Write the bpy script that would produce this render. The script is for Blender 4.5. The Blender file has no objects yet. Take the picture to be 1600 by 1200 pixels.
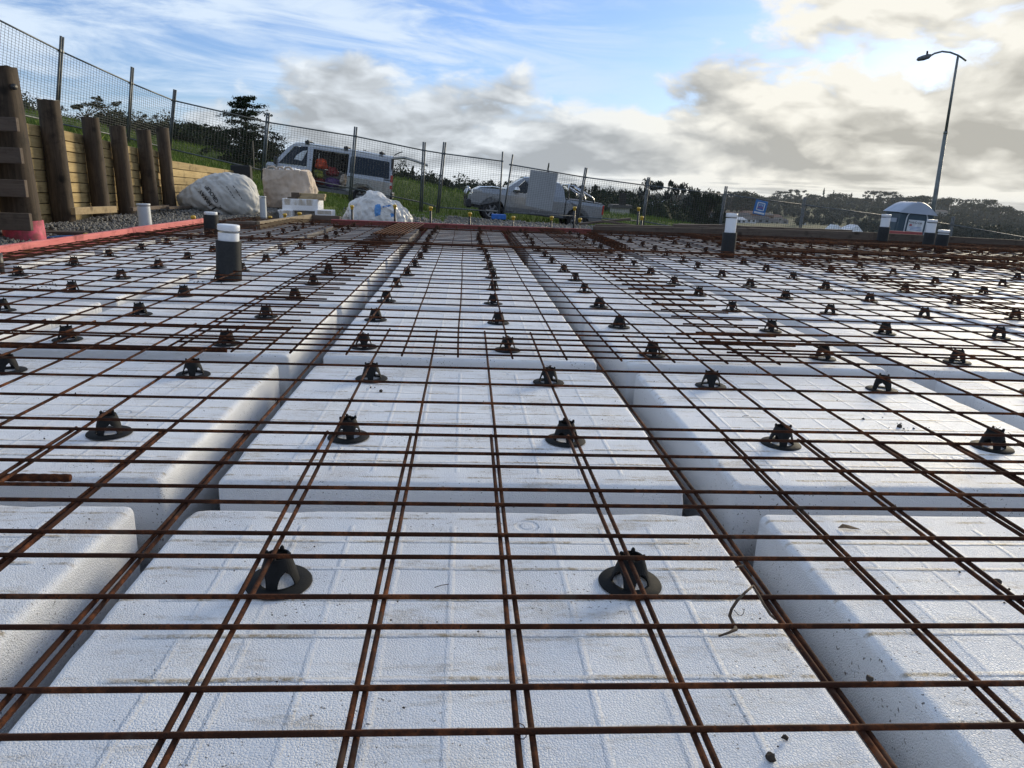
import bpy, bmesh, math, random
import numpy as np
from mathutils import Vector, Matrix, noise
from mathutils.bvhtree import BVHTree
random.seed(7)
RNG = np.random.default_rng(7)
sc = bpy.context.scene
COL = sc.collection
R = math.radians

# ------------------------------------------------------------------ camera
F, PITCH, ROLL, YAW, CAMH = 1127.1, .26936, .040844, .071705, .6087
fw = Vector((math.sin(YAW)*math.cos(PITCH), math.cos(YAW)*math.cos(PITCH), -math.sin(PITCH)))
rt0 = Vector((math.cos(YAW), -math.sin(YAW), 0)); up0 = rt0.cross(fw)
rt = math.cos(ROLL)*rt0 + math.sin(ROLL)*up0
up = -math.sin(ROLL)*rt0 + math.cos(ROLL)*up0
cam_data = bpy.data.cameras.new('camera'); cam = bpy.data.objects.new('camera', cam_data); COL.objects.link(cam)
M3 = Matrix((rt, up, -fw)).transposed()
cam.matrix_world = Matrix.Translation((0, 0, CAMH)) @ M3.to_4x4()
cam_data.sensor_width = 36; cam_data.lens = F/1600*36; cam_data.clip_start = .02; cam_data.clip_end = 8000
sc.camera = cam
def ray(x, y): return fw + rt*((x-800)/F) - up*((y-600)/F)
def atY(x, y, Y):
    d = ray(x, y); t = Y/d.y; return Vector((d.x*t, Y, CAMH + d.z*t))
def atX(x, y, X):
    d = ray(x, y); t = X/d.x; return Vector((X, d.y*t, CAMH + d.z*t))
def atZ(x, y, z):
    d = ray(x, y); t = (z-CAMH)/d.z; return Vector((d.x*t, d.y*t, z))

# ------------------------------------------------------------------ world, sun, exposure
SUN_AZ, SUN_EL = R(43), R(13.5)          # azimuth clockwise from +Y
sund = Vector((math.sin(SUN_AZ)*math.cos(SUN_EL), math.cos(SUN_AZ)*math.cos(SUN_EL), math.sin(SUN_EL)))
world = bpy.data.worlds.new('World'); sc.world = world; world.use_nodes = True
class NT:
    def __init__(s, nt): s.nt = nt; s.nt.nodes.clear()
    def n(s, typ, **kw):
        nd = s.nt.nodes.new(typ)
        for k, v in kw.items(): setattr(nd, k, v)
        return nd
    def put(s, sock, v):
        if isinstance(v, bpy.types.NodeSocket): s.nt.links.new(v, sock)
        elif v is not None: sock.default_value = v
    def math(s, op, a, b=None, c=None, clamp=False):
        nd = s.n('ShaderNodeMath', operation=op, use_clamp=clamp)
        for i, v in enumerate((a, b, c)):
            if v is not None: s.put(nd.inputs[i], v)
        return nd.outputs[0]
    def vec(s, op, a, b=None):
        nd = s.n('ShaderNodeVectorMath', operation=op)
        s.put(nd.inputs[0], a)
        if b is not None: s.put(nd.inputs[1], b)
        return nd.outputs['Value'] if op in ('DOT_PRODUCT', 'LENGTH') else nd.outputs[0]
    def scale(s, a, f):
        nd = s.n('ShaderNodeVectorMath', operation='SCALE'); s.put(nd.inputs[0], a); s.put(nd.inputs['Scale'], f); return nd.outputs[0]
    def noise(s, v, scale, detail=4, rough=.55, dist=0):
        nd = s.n('ShaderNodeTexNoise'); s.put(nd.inputs['Vector'], v)
        nd.inputs['Scale'].default_value = scale; nd.inputs['Detail'].default_value = detail
        nd.inputs['Roughness'].default_value = rough; nd.inputs['Distortion'].default_value = dist
        return nd.outputs['Fac']
    def smooth(s, v, a, b, t0=0., t1=1.):
        nd = s.n('ShaderNodeMapRange', interpolation_type='SMOOTHSTEP')
        s.put(nd.inputs[0], v)
        if a > b: a, b, t0, t1 = b, a, t1, t0
        for i, q in zip((1, 2, 3, 4), (a, b, t0, t1)): nd.inputs[i].default_value = q
        return nd.outputs[0]
    def mix(s, f, a, b, typ='MIX'):
        nd = s.n('ShaderNodeMix', data_type='RGBA', blend_type=typ)
        s.put(nd.inputs[0], f); s.put(nd.inputs[6], c4(a)); s.put(nd.inputs[7], c4(b)); return nd.outputs[2]
    def sep(s, v):
        nd = s.n('ShaderNodeSeparateXYZ'); s.put(nd.inputs[0], v); return nd.outputs
    def comb(s, x, y, z):
        nd = s.n('ShaderNodeCombineXYZ')
        for i, v in enumerate((x, y, z)): s.put(nd.inputs[i], v)
        return nd.outputs[0]
def c4(a): return a if isinstance(a, bpy.types.NodeSocket) else (tuple(a)+(1,) if len(a) == 3 else tuple(a))

SKY_STRENGTH = .13
def build_world():
    t = NT(world.node_tree)
    dirv = t.n('ShaderNodeTexCoord').outputs['Generated']
    sky = t.n('ShaderNodeTexSky', sky_type='NISHITA', sun_disc=False, sun_elevation=SUN_EL, sun_rotation=SUN_AZ,
              altitude=50, air_density=1.0, dust_density=.5, ozone_density=2.2).outputs[0]
    x, y, z = t.sep(dirv)
    zc = t.math('MAXIMUM', z, 0.)
    # cloud coordinates: heaps get flatter and smaller towards the horizon
    zz = t.math('POWER', t.math('ADD', zc, .01), .80)
    p = t.comb(x, y, t.math('MULTIPLY', zz, 1.75))
    wv = t.n('ShaderNodeTexNoise'); t.put(wv.inputs['Vector'], p); wv.inputs['Scale'].default_value = 5.; wv.inputs['Detail'].default_value = 3
    p = t.vec('ADD', p, t.scale(t.vec('SUBTRACT', wv.outputs['Color'], (.5, .5, .5)), .10))
    ps = t.vec('ADD', p, tuple(Vector((.50, .2, .85))*.035))
    SC = 5.2
    n1 = t.noise(p, SC, 9, .55); n1s = t.noise(ps, SC, 4, .5)
    big = t.noise(t.vec('ADD', p, (1.3, 0, 0)), 1.9, 2, .5)
    right = t.smooth(x, .04, .46)
    low = t.math('MULTIPLY', t.smooth(z, .165, .06), t.smooth(x, -.42, -.04))
    cover = t.math('ADD', t.math('MULTIPLY', right, .145), t.math('MULTIPLY', low, .27))
    cover = t.math('SUBTRACT', cover, t.math('MULTIPLY', t.smooth(z, .25, .6), .10))
    # open blue over the middle top of the view
    cover = t.math('SUBTRACT', cover, t.math('MULTIPLY', t.math('MULTIPLY', t.smooth(z, .13, .19), t.smooth(x, .52, .30)), .12))
    dens = t.math('ADD', t.math('ADD', n1, cover), t.math('MULTIPLY', t.math('SUBTRACT', big, .5), .50))
    mask = t.smooth(dens, .52, .63)
    edge = t.math('MULTIPLY', t.math('SUBTRACT', n1, n1s), 2.1)
    glow = t.math('POWER', t.math('MAXIMUM', t.vec('DOT_PRODUCT', dirv, tuple(sund)), 0.), 6.)
    thick = t.smooth(dens, .60, .92)
    bright = t.math('ADD', t.math('ADD', t.math('SUBTRACT', .835, t.math('MULTIPLY', thick, .15)), edge), t.math('MULTIPLY', glow, .06))
    bright = t.math('ADD', bright, t.math('MULTIPLY', t.math('SUBTRACT', t.noise(p, 9.5, 6, .58), .5), .34))
    bright = t.math('ADD', bright, t.math('MULTIPLY', t.math('SUBTRACT', t.noise(p, 3.4, 4, .5), .5), .75))
    band = t.math('MULTIPLY', t.smooth(z, .010, .03), t.smooth(z, .11, .04))
    bright = t.math('SUBTRACT', bright, t.math('MULTIPLY', band, .13))
    sl = t.noise(t.comb(t.math('MULTIPLY', x, 3.), t.math('MULTIPLY', y, 3.), t.math('MULTIPLY', z, 80.)), 1.6, 3)
    slit = t.math('MULTIPLY', t.smooth(z, .024, .010), t.smooth(sl, .40, .56))
    bright = t.math('ADD', bright, t.math('MULTIPLY', slit, .22))
    bright = t.math('MINIMUM', t.math('MAXIMUM', bright, .64), .94)
    b2 = t.math('POWER', bright, 1.75)
    warm = t.smooth(t.math('ADD', t.math('MULTIPLY', glow, .9), t.math('MULTIPLY', bright, .5)), .45, 1.05)
    tint = t.mix(warm, (.86, .93, 1.0), (1.0, .975, .885))
    cloud = t.scale(tint, b2)
    # thin high streaks over the blue
    st = t.vec('ADD', t.comb(t.math('ADD', t.math('MULTIPLY', x, 1.5), t.math('MULTIPLY', z, 2.6)), t.math('MULTIPLY', y, 1.2), t.math('MULTIPLY', z, 7.)), (3.1, .4, 1.7))
    cir = t.math('MULTIPLY', t.smooth(t.noise(st, 3.0, 9, .62, .7), .36, .62), t.smooth(x, .34, -.05, .2, 1.))
    circ = t.math('ADD', cir, t.math('MULTIPLY', t.smooth(z, .09, .0), .75), clamp=True)
    base = t.vec('MULTIPLY', t.scale(sky, SKY_STRENGTH), (.64, .80, 1.20))
    base = t.mix(.14, base, (.62, .76, .93))
    base = t.mix(circ, base, (.66, .78, .93))
    col = t.mix(mask, base, cloud)
    # ground half: dull earth so that nothing below the horizon glows
    col = t.mix(t.smooth(z, -.005, -.03), col, (.10, .10, .09))
    bg = t.n('ShaderNodeBackground'); t.put(bg.inputs['Color'], t.scale(col, 1/SKY_STRENGTH)); bg.inputs['Strength'].default_value = SKY_STRENGTH
    t.nt.links.new(bg.outputs[0], t.n('ShaderNodeOutputWorld').inputs[0])
build_world()
sd = bpy.data.lights.new('sun', 'SUN'); sd.energy = 3.7; sd.angle = R(22); sd.color = (1, .86, .62)
sun = bpy.data.objects.new('sun', sd); COL.objects.link(sun)
sun.rotation_euler = (-sund).to_track_quat('-Z', 'Y').to_euler()
sc.view_settings.view_transform = 'Standard'; sc.view_settings.look = 'None'
sc.view_settings.exposure = .12; sc.view_settings.gamma = 1; sc.view_settings.use_curve_mapping = False
sc.cycles.max_bounces = 6; sc.cycles.transparent_max_bounces = 12

# ------------------------------------------------------------------ helpers
def tag(o, label=None, cat=None, group=None, kind=None):
    if label: o['label'] = label
    if cat: o['category'] = cat
    if group: o['group'] = group
    if kind: o['kind'] = kind
    return o
def thing(name, label, cat, loc=(0, 0, 0), rot=(0, 0, 0), group=None):
    o = bpy.data.objects.new(name, None); COL.objects.link(o)
    o.location = loc; o.rotation_euler = rot; o.empty_display_size = .2
    return tag(o, label, cat, group)
class MB:
    def __init__(s): s.v = []; s.f = []
    def add(s, vs, fs):
        b = len(s.v); s.v += [tuple(q) for q in vs]; s.f += [tuple(b+i for i in f) for f in fs]; return s
    def box(s, c, d, rot=None):
        hx, hy, hz = d[0]/2, d[1]/2, d[2]/2
        vs = [Vector((sx*hx, sy*hy, sz*hz)) for sx in (-1, 1) for sy in (-1, 1) for sz in (-1, 1)]
        if rot is not None: vs = [rot @ v for v in vs]
        c = Vector(c)
        return s.add([v+c for v in vs], [(0, 1, 3, 2), (4, 6, 7, 5), (0, 4, 5, 1), (2, 3, 7, 6), (0, 2, 6, 4), (1, 5, 7, 3)])
    def beam(s, a, b, w, h, upv=(0, 0, 1)):
        a = Vector(a); b = Vector(b); d = (b-a).normalized(); u = Vector(upv)
        side = d.cross(u).normalized(); u = side.cross(d)
        vs = [q + side*(sx*w/2) + u*(sz*h/2) for q in (a, b) for sx, sz in ((-1, -1), (1, -1), (1, 1), (-1, 1))]
        return s.add(vs, [(0, 3, 2, 1), (4, 5, 6, 7)] + [(i, (i+1) % 4, 4+(i+1) % 4, 4+i) for i in range(4)])
    def tube(s, pts, r, n=8, caps=True):
        pts = [Vector(q) for q in pts]; rs = r if isinstance(r, (list, tuple)) else [r]*len(pts)
        rings = []; u = None
        for i, q in enumerate(pts):
            d = (pts[min(i+1, len(pts)-1)]-pts[max(i-1, 0)])
            d = d.normalized() if d.length > 1e-9 else Vector((0, 0, 1))
            if u is None: u = d.orthogonal().normalized()
            u = (u-d*u.dot(d)); u = u.normalized() if u.length > 1e-6 else d.orthogonal().normalized()
            w = d.cross(u)
            rings.append([q+(u*math.cos(2*math.pi*k/n)+w*math.sin(2*math.pi*k/n))*rs[i] for k in range(n)])
        fs = []
        for i in range(len(pts)-1):
            for k in range(n): fs.append((i*n+k, i*n+(k+1) % n, (i+1)*n+(k+1) % n, (i+1)*n+k))
        if caps: fs += [tuple(range(n-1, -1, -1)), tuple((len(pts)-1)*n+k for k in range(n))]
        return s.add([q for rg in rings for q in rg], fs)
    def lathe(s, prof, n=20, c=(0, 0, 0), a0=0, a1=2*math.pi, close=True):
        c = Vector(c); m = len(prof); vs = []; k2 = n if close else n+1
        for k in range(k2):
            a = a0+(a1-a0)*k/n
            vs += [c+Vector((r*math.cos(a), r*math.sin(a), z)) for r, z in prof]
        fs = []
        for k in range(n):
            k1 = (k+1) % k2
            for i in range(m-1): fs.append((k*m+i, k1*m+i, k1*m+i+1, k*m+i+1))
        return s.add(vs, fs)
    def prism(s, outline, y0, y1):     # outline in (x,z), extruded along y
        n = len(outline)
        vs = [(x, y0, z) for x, z in outline]+[(x, y1, z) for x, z in outline]
        return s.add(vs, [tuple(range(n)), tuple(range(2*n-1, n-1, -1))]+[(i, i+n, (i+1) % n+n, (i+1) % n) for i in range(n)])
    def mesh(s, name, mat=None, smooth=False, org=None):
        me = bpy.data.meshes.new(name)
        vs = s.v if org is None else [(v[0]-org[0], v[1]-org[1], v[2]-org[2]) for v in s.v]
        me.from_pydata(vs, [], s.f); me.update()
        if mat: me.materials.append(mat)
        if smooth: me.polygons.foreach_set('use_smooth', [True]*len(me.polygons))
        return me
    def build(s, name, mat=None, parent=None, smooth=False, org=None, bevel=0, seg=1):
        me = s.mesh(name, mat, smooth, org)
        o = bpy.data.objects.new(name, me); COL.objects.link(o); o.parent = parent
        if bevel:
            m = o.modifiers.new('b', 'BEVEL'); m.width = bevel; m.segments = seg; m.limit_method = 'ANGLE'; m.angle_limit = R(35)
        return o
def from_np(name, V, Fq, mat):
    me = bpy.data.meshes.new(name); V = np.asarray(V, dtype=np.float32); Fq = np.asarray(Fq, dtype=np.int32)
    k = Fq.shape[1]
    me.vertices.add(len(V)); me.vertices.foreach_set('co', V.ravel())
    me.loops.add(Fq.size); me.loops.foreach_set('vertex_index', Fq.ravel())
    me.polygons.add(len(Fq)); me.polygons.foreach_set('loop_start', np.arange(0, Fq.size, k, dtype=np.int32))
    me.polygons.foreach_set('loop_total', np.full(len(Fq), k, dtype=np.int32))
    me.update(calc_edges=True)
    if mat: me.materials.append(mat)
    return me
def link(name, me, parent=None, loc=None, rot=None):
    o = bpy.data.objects.new(name, me); COL.objects.link(o); o.parent = parent
    if loc is not None: o.location = loc
    if rot is not None: o.rotation_euler = rot
    return o
def copy_tree(o, parent=None):
    c = o.copy(); COL.objects.link(c); c.parent = parent
    for ch in list(o.children): copy_tree(ch, c)
    return c
def txt(s, size=1.0, space=1.0, bold=0):
    cu = bpy.data.curves.new('t', 'FONT'); cu.body = s; cu.size = size; cu.align_x = 'CENTER'; cu.align_y = 'CENTER'
    cu.space_character = space; cu.offset = bold; cu.resolution_u = 2
    o = bpy.data.objects.new('t', cu); COL.objects.link(o)
    me = bpy.data.meshes.new_from_object(o); COL.objects.unlink(o); bpy.data.objects.remove(o)
    vs = [tuple(v.co) for v in me.vertices]; fs = [tuple(p.vertices) for p in me.polygons]
    bpy.data.meshes.remove(me); return vs, fs

# ------------------------------------------------------------------ materials
def mat(name, build):
    m = bpy.data.materials.new(name); m.use_nodes = True; t = NT(m.node_tree)
    pos = t.n('ShaderNodeNewGeometry').outputs['Position']
    bs = t.n('ShaderNodeBsdfPrincipled'); out = t.n('ShaderNodeOutputMaterial')
    t.nt.links.new(bs.outputs[0], out.inputs[0])
    def bump(h, strength=.5, dist=.01, prev=None):
        nd = t.n('ShaderNodeBump'); nd.inputs['Strength'].default_value = strength; nd.inputs['Distance'].default_value = dist
        t.put(nd.inputs['Height'], h)
        if prev is not None: t.put(nd.inputs['Normal'], prev)
        t.nt.links.new(nd.outputs[0], bs.inputs['Normal']); return nd.outputs[0]
    build(t, pos, bs, bump); return m
def simple(name, c1, c2=None, scale=8, rough=.6, metal=0, bmp=0, bscale=None, spec=.5, stretch=None, contrast=(.35, .65), coat=0):
    def b(t, pos, bs, bump):
        v = pos if stretch is None else t.vec('MULTIPLY', pos, stretch)
        n = t.noise(v, scale, 5, .6)
        t.put(bs.inputs['Base Color'], t.mix(t.smooth(n, *contrast), c1, c2 or tuple(q*.75 for q in c1)))
        t.put(bs.inputs['Roughness'], t.smooth(n, .2, .8, rough-.08, min(1, rough+.08))); bs.inputs['Metallic'].default_value = metal
        bs.inputs['Specular IOR Level'].default_value = spec
        if coat: bs.inputs['Coat Weight'].default_value = coat; bs.inputs['Coat Roughness'].default_value = .06
        if bmp: bump(t.noise(v, bscale or scale*4, 4, .6), .6, bmp)
    return mat(name, b)
M = {}
def m_eps(name, greyed):
    def b(t, pos, bs, bump):
        oc = t.n('ShaderNodeTexCoord').outputs['Object']
        ox, oy, oz = t.sep(oc); wx, wy, wz = t.sep(pos)
        info = t.n('ShaderNodeObjectInfo').outputs['Random']
        # moulded ridge grid, one line every 10 cm, only on the top
        warp = t.math('MULTIPLY', t.math('SUBTRACT', t.noise(pos, 9, 2), .5), .006)
        def line(c, w):
            d = t.math('ABSOLUTE', t.math('SUBTRACT', t.math('FRACT', t.math('ADD', t.math('MULTIPLY', t.math('ADD', c, warp), 10.), .5)), .5))
            return t.smooth(d, w, .014)
        inside = t.math('MULTIPLY', t.smooth(t.math('ABSOLUTE', ox), .475, .455), t.smooth(t.math('ABSOLUTE', oy), .475, .455))
        patch = t.smooth(t.noise(pos, 3.1, 2), .36, .56)
        lx = t.math('MULTIPLY', line(ox, .075), t.math('ADD', .5, t.math('MULTIPLY', patch, .6))); ly = line(oy, .075)
        grid = t.math('MULTIPLY', t.math('MAXIMUM', lx, t.math('MULTIPLY', ly, 1.8)), inside)
        # round ejector marks
        fx = t.math('SUBTRACT', t.math('FRACT', t.math('MULTIPLY', t.math('ADD', ox, .05), 2.5)), .5)
        fy = t.math('SUBTRACT', t.math('FRACT', t.math('MULTIPLY', t.math('ADD', oy, .13), 2.5)), .5)
        rr = t.math('SQRT', t.math('ADD', t.math('MULTIPLY', fx, fx), t.math('MULTIPLY', fy, fy)))
        ring = t.math('MULTIPLY', t.math('MULTIPLY', t.smooth(rr, .028, .040), t.smooth(rr, .066, .052)), t.smooth(t.noise(pos, 2.3, 1), .46, .54))
        # expanded bead texture
        vo = t.n('ShaderNodeTexVoronoi', feature='DISTANCE_TO_EDGE'); t.put(vo.inputs['Vector'], pos); vo.inputs['Scale'].default_value = 235
        bead = t.smooth(vo.outputs['Distance'], 0., .28)
        n1 = bump(t.math('ADD', t.math('MULTIPLY', grid, 1.), t.math('MULTIPLY', ring, -1.4)), .75, .0036)
        n2 = bump(bead, .5, .0024, n1)
        bump(t.noise(pos, 30, 3, .6), .3, .004, n2)
        # mud stains: streaks along the cross lines, patches and specks
        sv = t.vec('MULTIPLY', pos, (3.2, 14., 3.))
        stre = t.smooth(t.noise(sv, 1.5, 6, .7), .50, .68)
        blot = t.smooth(t.noise(pos, 2.6, 7, .72), .50, .74)
        yl = t.math('MULTIPLY', ly, t.smooth(t.noise(t.vec('MULTIPLY', pos, (6., 1.4, 1.)), 1.3, 5, .65), .40, .56))
        fine = t.smooth(t.noise(pos, 120, 3, .6), .38, .62)
        stain = t.math('MULTIPLY', t.math('MAXIMUM', t.math('MULTIPLY', stre, .55), t.math('MAXIMUM', t.math('MULTIPLY', blot, .6), t.math('MULTIPLY', yl, .95))), t.math('ADD', .45, t.math('MULTIPLY', fine, .55)))
        top = t.smooth(oz, -.012, -.002)
        stain = t.math('MULTIPLY', stain, top)
        specks = t.math('MULTIPLY', t.smooth(t.noise(pos, 170, 1, .5), .68, .74), t.smooth(t.noise(pos, 5, 2), .42, .62))
        white = t.mix(t.smooth(t.noise(pos, 1.7, 3), .3, .7), (.88, .90, .925), (.83, .85, .885))
        if greyed: white = t.mix(t.math('ADD', .72, t.math('MULTIPLY', t.smooth(t.noise(pos, 3.3, 5, .7), .3, .7), .25)), white, (.25, .24, .235))  # mixes a darker grey unevenly over the white
        c = t.mix(stain, white, (.36, .28, .17))
        c = t.mix(t.math('MULTIPLY', specks, .85), c, (.07, .055, .04))
        t.put(bs.inputs['Base Color'], c); bs.inputs['Roughness'].default_value = .55
        bs.inputs['Specular IOR Level'].default_value = .35
        bs.inputs['Subsurface Weight'].default_value = 0
    return mat(name, b)
M['eps'] = m_eps('expanded polystyrene', False); M['eps_greyed'] = m_eps('dusty polystyrene', True)
def m_rust(name, dark, orange, amt):
    def b(t, pos, bs, bump):
        n = t.noise(pos, 45, 6, .7); n2 = t.noise(pos, 7, 3, .6); n3 = t.noise(pos, 260, 2, .5)
        f = t.smooth(t.math('ADD', t.math('MULTIPLY', n, .6), t.math('MULTIPLY', n2, .5)), .55-amt, .75-amt*.5)
        c = t.mix(f, dark, orange)
        c = t.mix(t.smooth(n3, .6, .72), c, (.02, .012, .008))
        grey = t.smooth(t.noise(pos, 15, 3), .60, .70)
        c = t.mix(t.math('MULTIPLY', grey, .35), c, (.10, .075, .055))
        t.put(bs.inputs['Base Color'], c); bs.inputs['Roughness'].default_value = .92; bs.inputs['Specular IOR Level'].default_value = .15
        bump(n3, .7, .0006)
    return mat(name, b)
M['rust'] = m_rust('rusty mesh wire', (.036, .014, .008), (.150, .050, .018), .03)
M['rust_bar'] = m_rust('rusty reinforcing bar', (.038, .015, .009), (.15, .052, .018), .05)
M['black_plastic'] = simple('black plastic', (.008, .009, .010), (.016, .017, .018), 40, .72, 0, .0006, 300, spec=.2)
M['pvc_white'] = simple('white pvc', (.74, .77, .80), (.68, .71, .75), 6, .35)
M['pvc_grey'] = simple('pale grey pvc', (.52, .56, .60), (.46, .50, .54), 6, .4)
M['foam_wrap'] = simple('black foam pipe wrap', (.010, .012, .014), (.022, .024, .026), 60, .85, 0, .002, 160)
def m_wood(name, c1, c2, c3, ax):
    def b(t, pos, bs, bump):
        st = {'x': (1.2, 16, 16), 'y': (16, 1.2, 16), 'z': (16, 16, 1.2)}[ax]
        info = t.n('ShaderNodeObjectInfo').outputs['Random']
        off = t.vec('ADD', pos, t.comb(t.math('MULTIPLY', info, 9.), t.math('MULTIPLY', info, 5.), 0.))
        v = t.vec('MULTIPLY', off, st)
        n = t.noise(v, 1.6, 6, .62, .8); ring = t.noise(v, 5.5, 3, .6, .4)
        c = t.mix(t.smooth(n, .32, .68), c1, c2)
        c = t.mix(t.math('MULTIPLY', t.smooth(ring, .5, .75), .5), c, c3)
        vo = t.n('ShaderNodeTexVoronoi'); t.put(vo.inputs['Vector'], off); vo.inputs['Scale'].default_value = 3.2
        knot = t.smooth(vo.outputs['Distance'], .20, .06)
        c = t.mix(t.math('MULTIPLY', knot, .8), c, tuple(q*.45 for q in c3))
        c = t.mix(t.math('MULTIPLY', t.smooth(t.noise(off, 4., 5, .75), .50, .72), .65), c, tuple(q*.35 for q in c3))
        val = t.math('ADD', .78, t.math('MULTIPLY', info, .40))
        t.put(bs.inputs['Base Color'], t.scale(c, val)); bs.inputs['Roughness'].default_value = .8
        bs.inputs['Specular IOR Level'].default_value = .25
        bump(n, .6, .004)
    return mat(name, b)
M['pine'] = m_wood('sawn pine', (.47, .36, .18), (.38, .28, .13), (.20, .13, .06), 'y')
M['pine_x'] = m_wood('sawn pine across', (.42, .33, .20), (.34, .26, .15), (.20, .13, .07), 'x')
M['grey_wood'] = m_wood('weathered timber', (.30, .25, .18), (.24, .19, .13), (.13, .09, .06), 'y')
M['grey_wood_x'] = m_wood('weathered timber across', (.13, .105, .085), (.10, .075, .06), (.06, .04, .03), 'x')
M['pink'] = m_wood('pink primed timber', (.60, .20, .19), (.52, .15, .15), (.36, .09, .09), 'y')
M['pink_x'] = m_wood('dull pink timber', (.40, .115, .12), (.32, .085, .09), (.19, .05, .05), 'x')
M['log'] = m_wood('round pole wood', (.085, .063, .044), (.042, .031, .022), (.018, .013, .009), 'z')
M['pink_paint'] = simple('pink marking paint', (.62, .07, .14), (.30, .07, .08), 14, .7)
M['galv'] = simple('galvanised steel', (.12, .135, .145), (.085, .095, .10), 10, .55, .4)
M['galv_wire'] = simple('fence wire', (.07, .075, .08), (.05, .055, .06), 10, .6, .3)
M['lamp_pole'] = simple('galvanised lamp pole', (.17, .19, .19), (.13, .145, .15), 5, .5, .5)
M['bag_white'] = simple('woven white bag', (.52, .52, .50), (.40, .40, .385), 6, .75, 0, .004, 70)
M['bag_beige'] = simple('woven beige bag', (.50, .42, .345), (.41, .34, .275), 6, .8, 0, .004, 60)
M['bag_film'] = simple('crumpled plastic film', (.62, .62, .61), (.50, .50, .49), 9, .45, 0, .004, 40)
M['print_black'] = simple('black print', (.02, .02, .022), None, 20, .7)
M['print_blue'] = simple('blue print', (.05, .20, .50), (.10, .28, .55), 20, .5)
M['yellow'] = simple('yellow cap plastic', (.62, .40, .04), (.52, .32, .03), 20, .45)
M['silver'] = simple('silver car paint', (.36, .37, .385), (.33, .34, .355), 2, .28, .55, coat=.6)
M['silver2'] = simple('pale silver paint', (.30, .32, .345), (.28, .30, .325), 2, .26, .45, coat=.6)
M['chrome'] = simple('chrome tube', (.75, .76, .77), None, 5, .15, 1)
M['dark_trim'] = simple('black car trim', (.014, .015, .017), (.022, .023, .025), 10, .5)
M['tyre'] = simple('tyre rubber', (.012, .012, .013), (.02, .02, .02), 20, .85)
M['rim'] = simple('alloy rim', (.30, .31, .33), None, 10, .4, .8)
M['dark_interior'] = simple('dark interior', (.015, .014, .014), (.03, .025, .022), 6, .8)
M['red_lamp'] = simple('red lamp lens', (.45, .012, .015), (.35, .01, .01), 10, .2, coat=.5)
M['lamp_clear'] = simple('clear lamp lens', (.55, .57, .58), (.35, .36, .37), 14, .15, coat=.5)
M['orange'] = simple('orange hi-vis cloth', (.62, .08, .02), (.22, .03, .015), 7, .7)
M['red'] = simple('red plastic', (.22, .02, .02), (.07, .012, .012), 6, .6)
M['lime'] = simple('lime yellow cloth', (.26, .28, .04), (.10, .10, .03), 6, .7)
M['purple'] = simple('purple cloth', (.10, .05, .16), None, 12, .7)
M['blue_box'] = simple('blue plastic', (.02, .14, .50), None, 12, .45)
M['scrim'] = simple('pale printed panel', (.46, .48, .50), (.42, .44, .46), 4, .7)
M['loo_blue'] = simple('dark blue plastic', (.032, .066, .095), (.026, .055, .08), 4, .45)
M['loo_roof'] = simple('grey translucent roof', (.30, .34, .41), (.27, .31, .38), 4, .35)
M['sign_blue'] = simple('blue sign', (.03, .16, .42), (.03, .13, .36), 8, .5)
M['sign_white'] = simple('white sign', (.66, .70, .74), None, 8, .5)
M['sign_red'] = simple('red sign print', (.45, .08, .10), None, 8, .5)
M['clod'] = simple('dirt clods', (.035, .026, .020), (.06, .045, .032), 60, .95)
M['twig'] = simple('dry twig', (.060, .040, .028), (.10, .07, .045), 90, .9, 0, .001, 300)
M['leaf_dry'] = simple('dry leaf', (.20, .13, .07), None, 60, .8)
M['gravel'] = simple('crushed stone', (.115, .115, .11), (.19, .185, .175), 3.7, .85, 0, .002, 60, contrast=(.3, .7))
M['sheet'] = simple('ground film', (.05, .05, .052), (.08, .08, .08), 6, .4)
M['blue_pipe'] = simple('blue hose', (.05, .16, .38), None, 12, .5)
M['bark'] = simple('tree bark', (.10, .075, .055), (.06, .045, .035), 9, .9, 0, .01, 30)
def m_glass(name, tint):
    def b(t, pos, bs, bump):
        bs.inputs['Base Color'].default_value = c4(tint); bs.inputs['Roughness'].default_value = .06
        bs.inputs['Specular IOR Level'].default_value = .35; bs.inputs['Alpha'].default_value = .90
    return mat(name, b)
M['glass'] = m_glass('tinted glass', (.012, .018, .024))
def m_leaf(name, c1, c2, c3):
    def b(t, pos, bs, bump):
        info = t.n('ShaderNodeObjectInfo').outputs['Random']
        off = t.vec('ADD', pos, t.comb(t.math('MULTIPLY', info, 30.), 0., 0.))
        c = t.mix(t.smooth(t.noise(off, .9, 4, .7), .35, .65), c1, c2)
        c = t.mix(t.smooth(t.noise(off, 6., 3, .7), .52, .72), c, c3)
        t.put(bs.inputs['Base Color'], c); bs.inputs['Roughness'].default_value = .9; bs.inputs['Specular IOR Level'].default_value = .06
    return mat(name, b)
M['leaf_dark'] = m_leaf('dark foliage', (.018, .027, .016), (.030, .042, .022), (.042, .055, .026))
M['leaf_olive'] = m_leaf('olive foliage', (.038, .050, .024), (.055, .062, .030), (.075, .075, .035))
M['leaf_far'] = m_leaf('distant foliage', (.030, .038, .032), (.040, .048, .038), (.044, .052, .040))
M['grass'] = m_leaf('grass blades', (.085, .140, .030), (.130, .180, .040), (.22, .24, .075))
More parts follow.
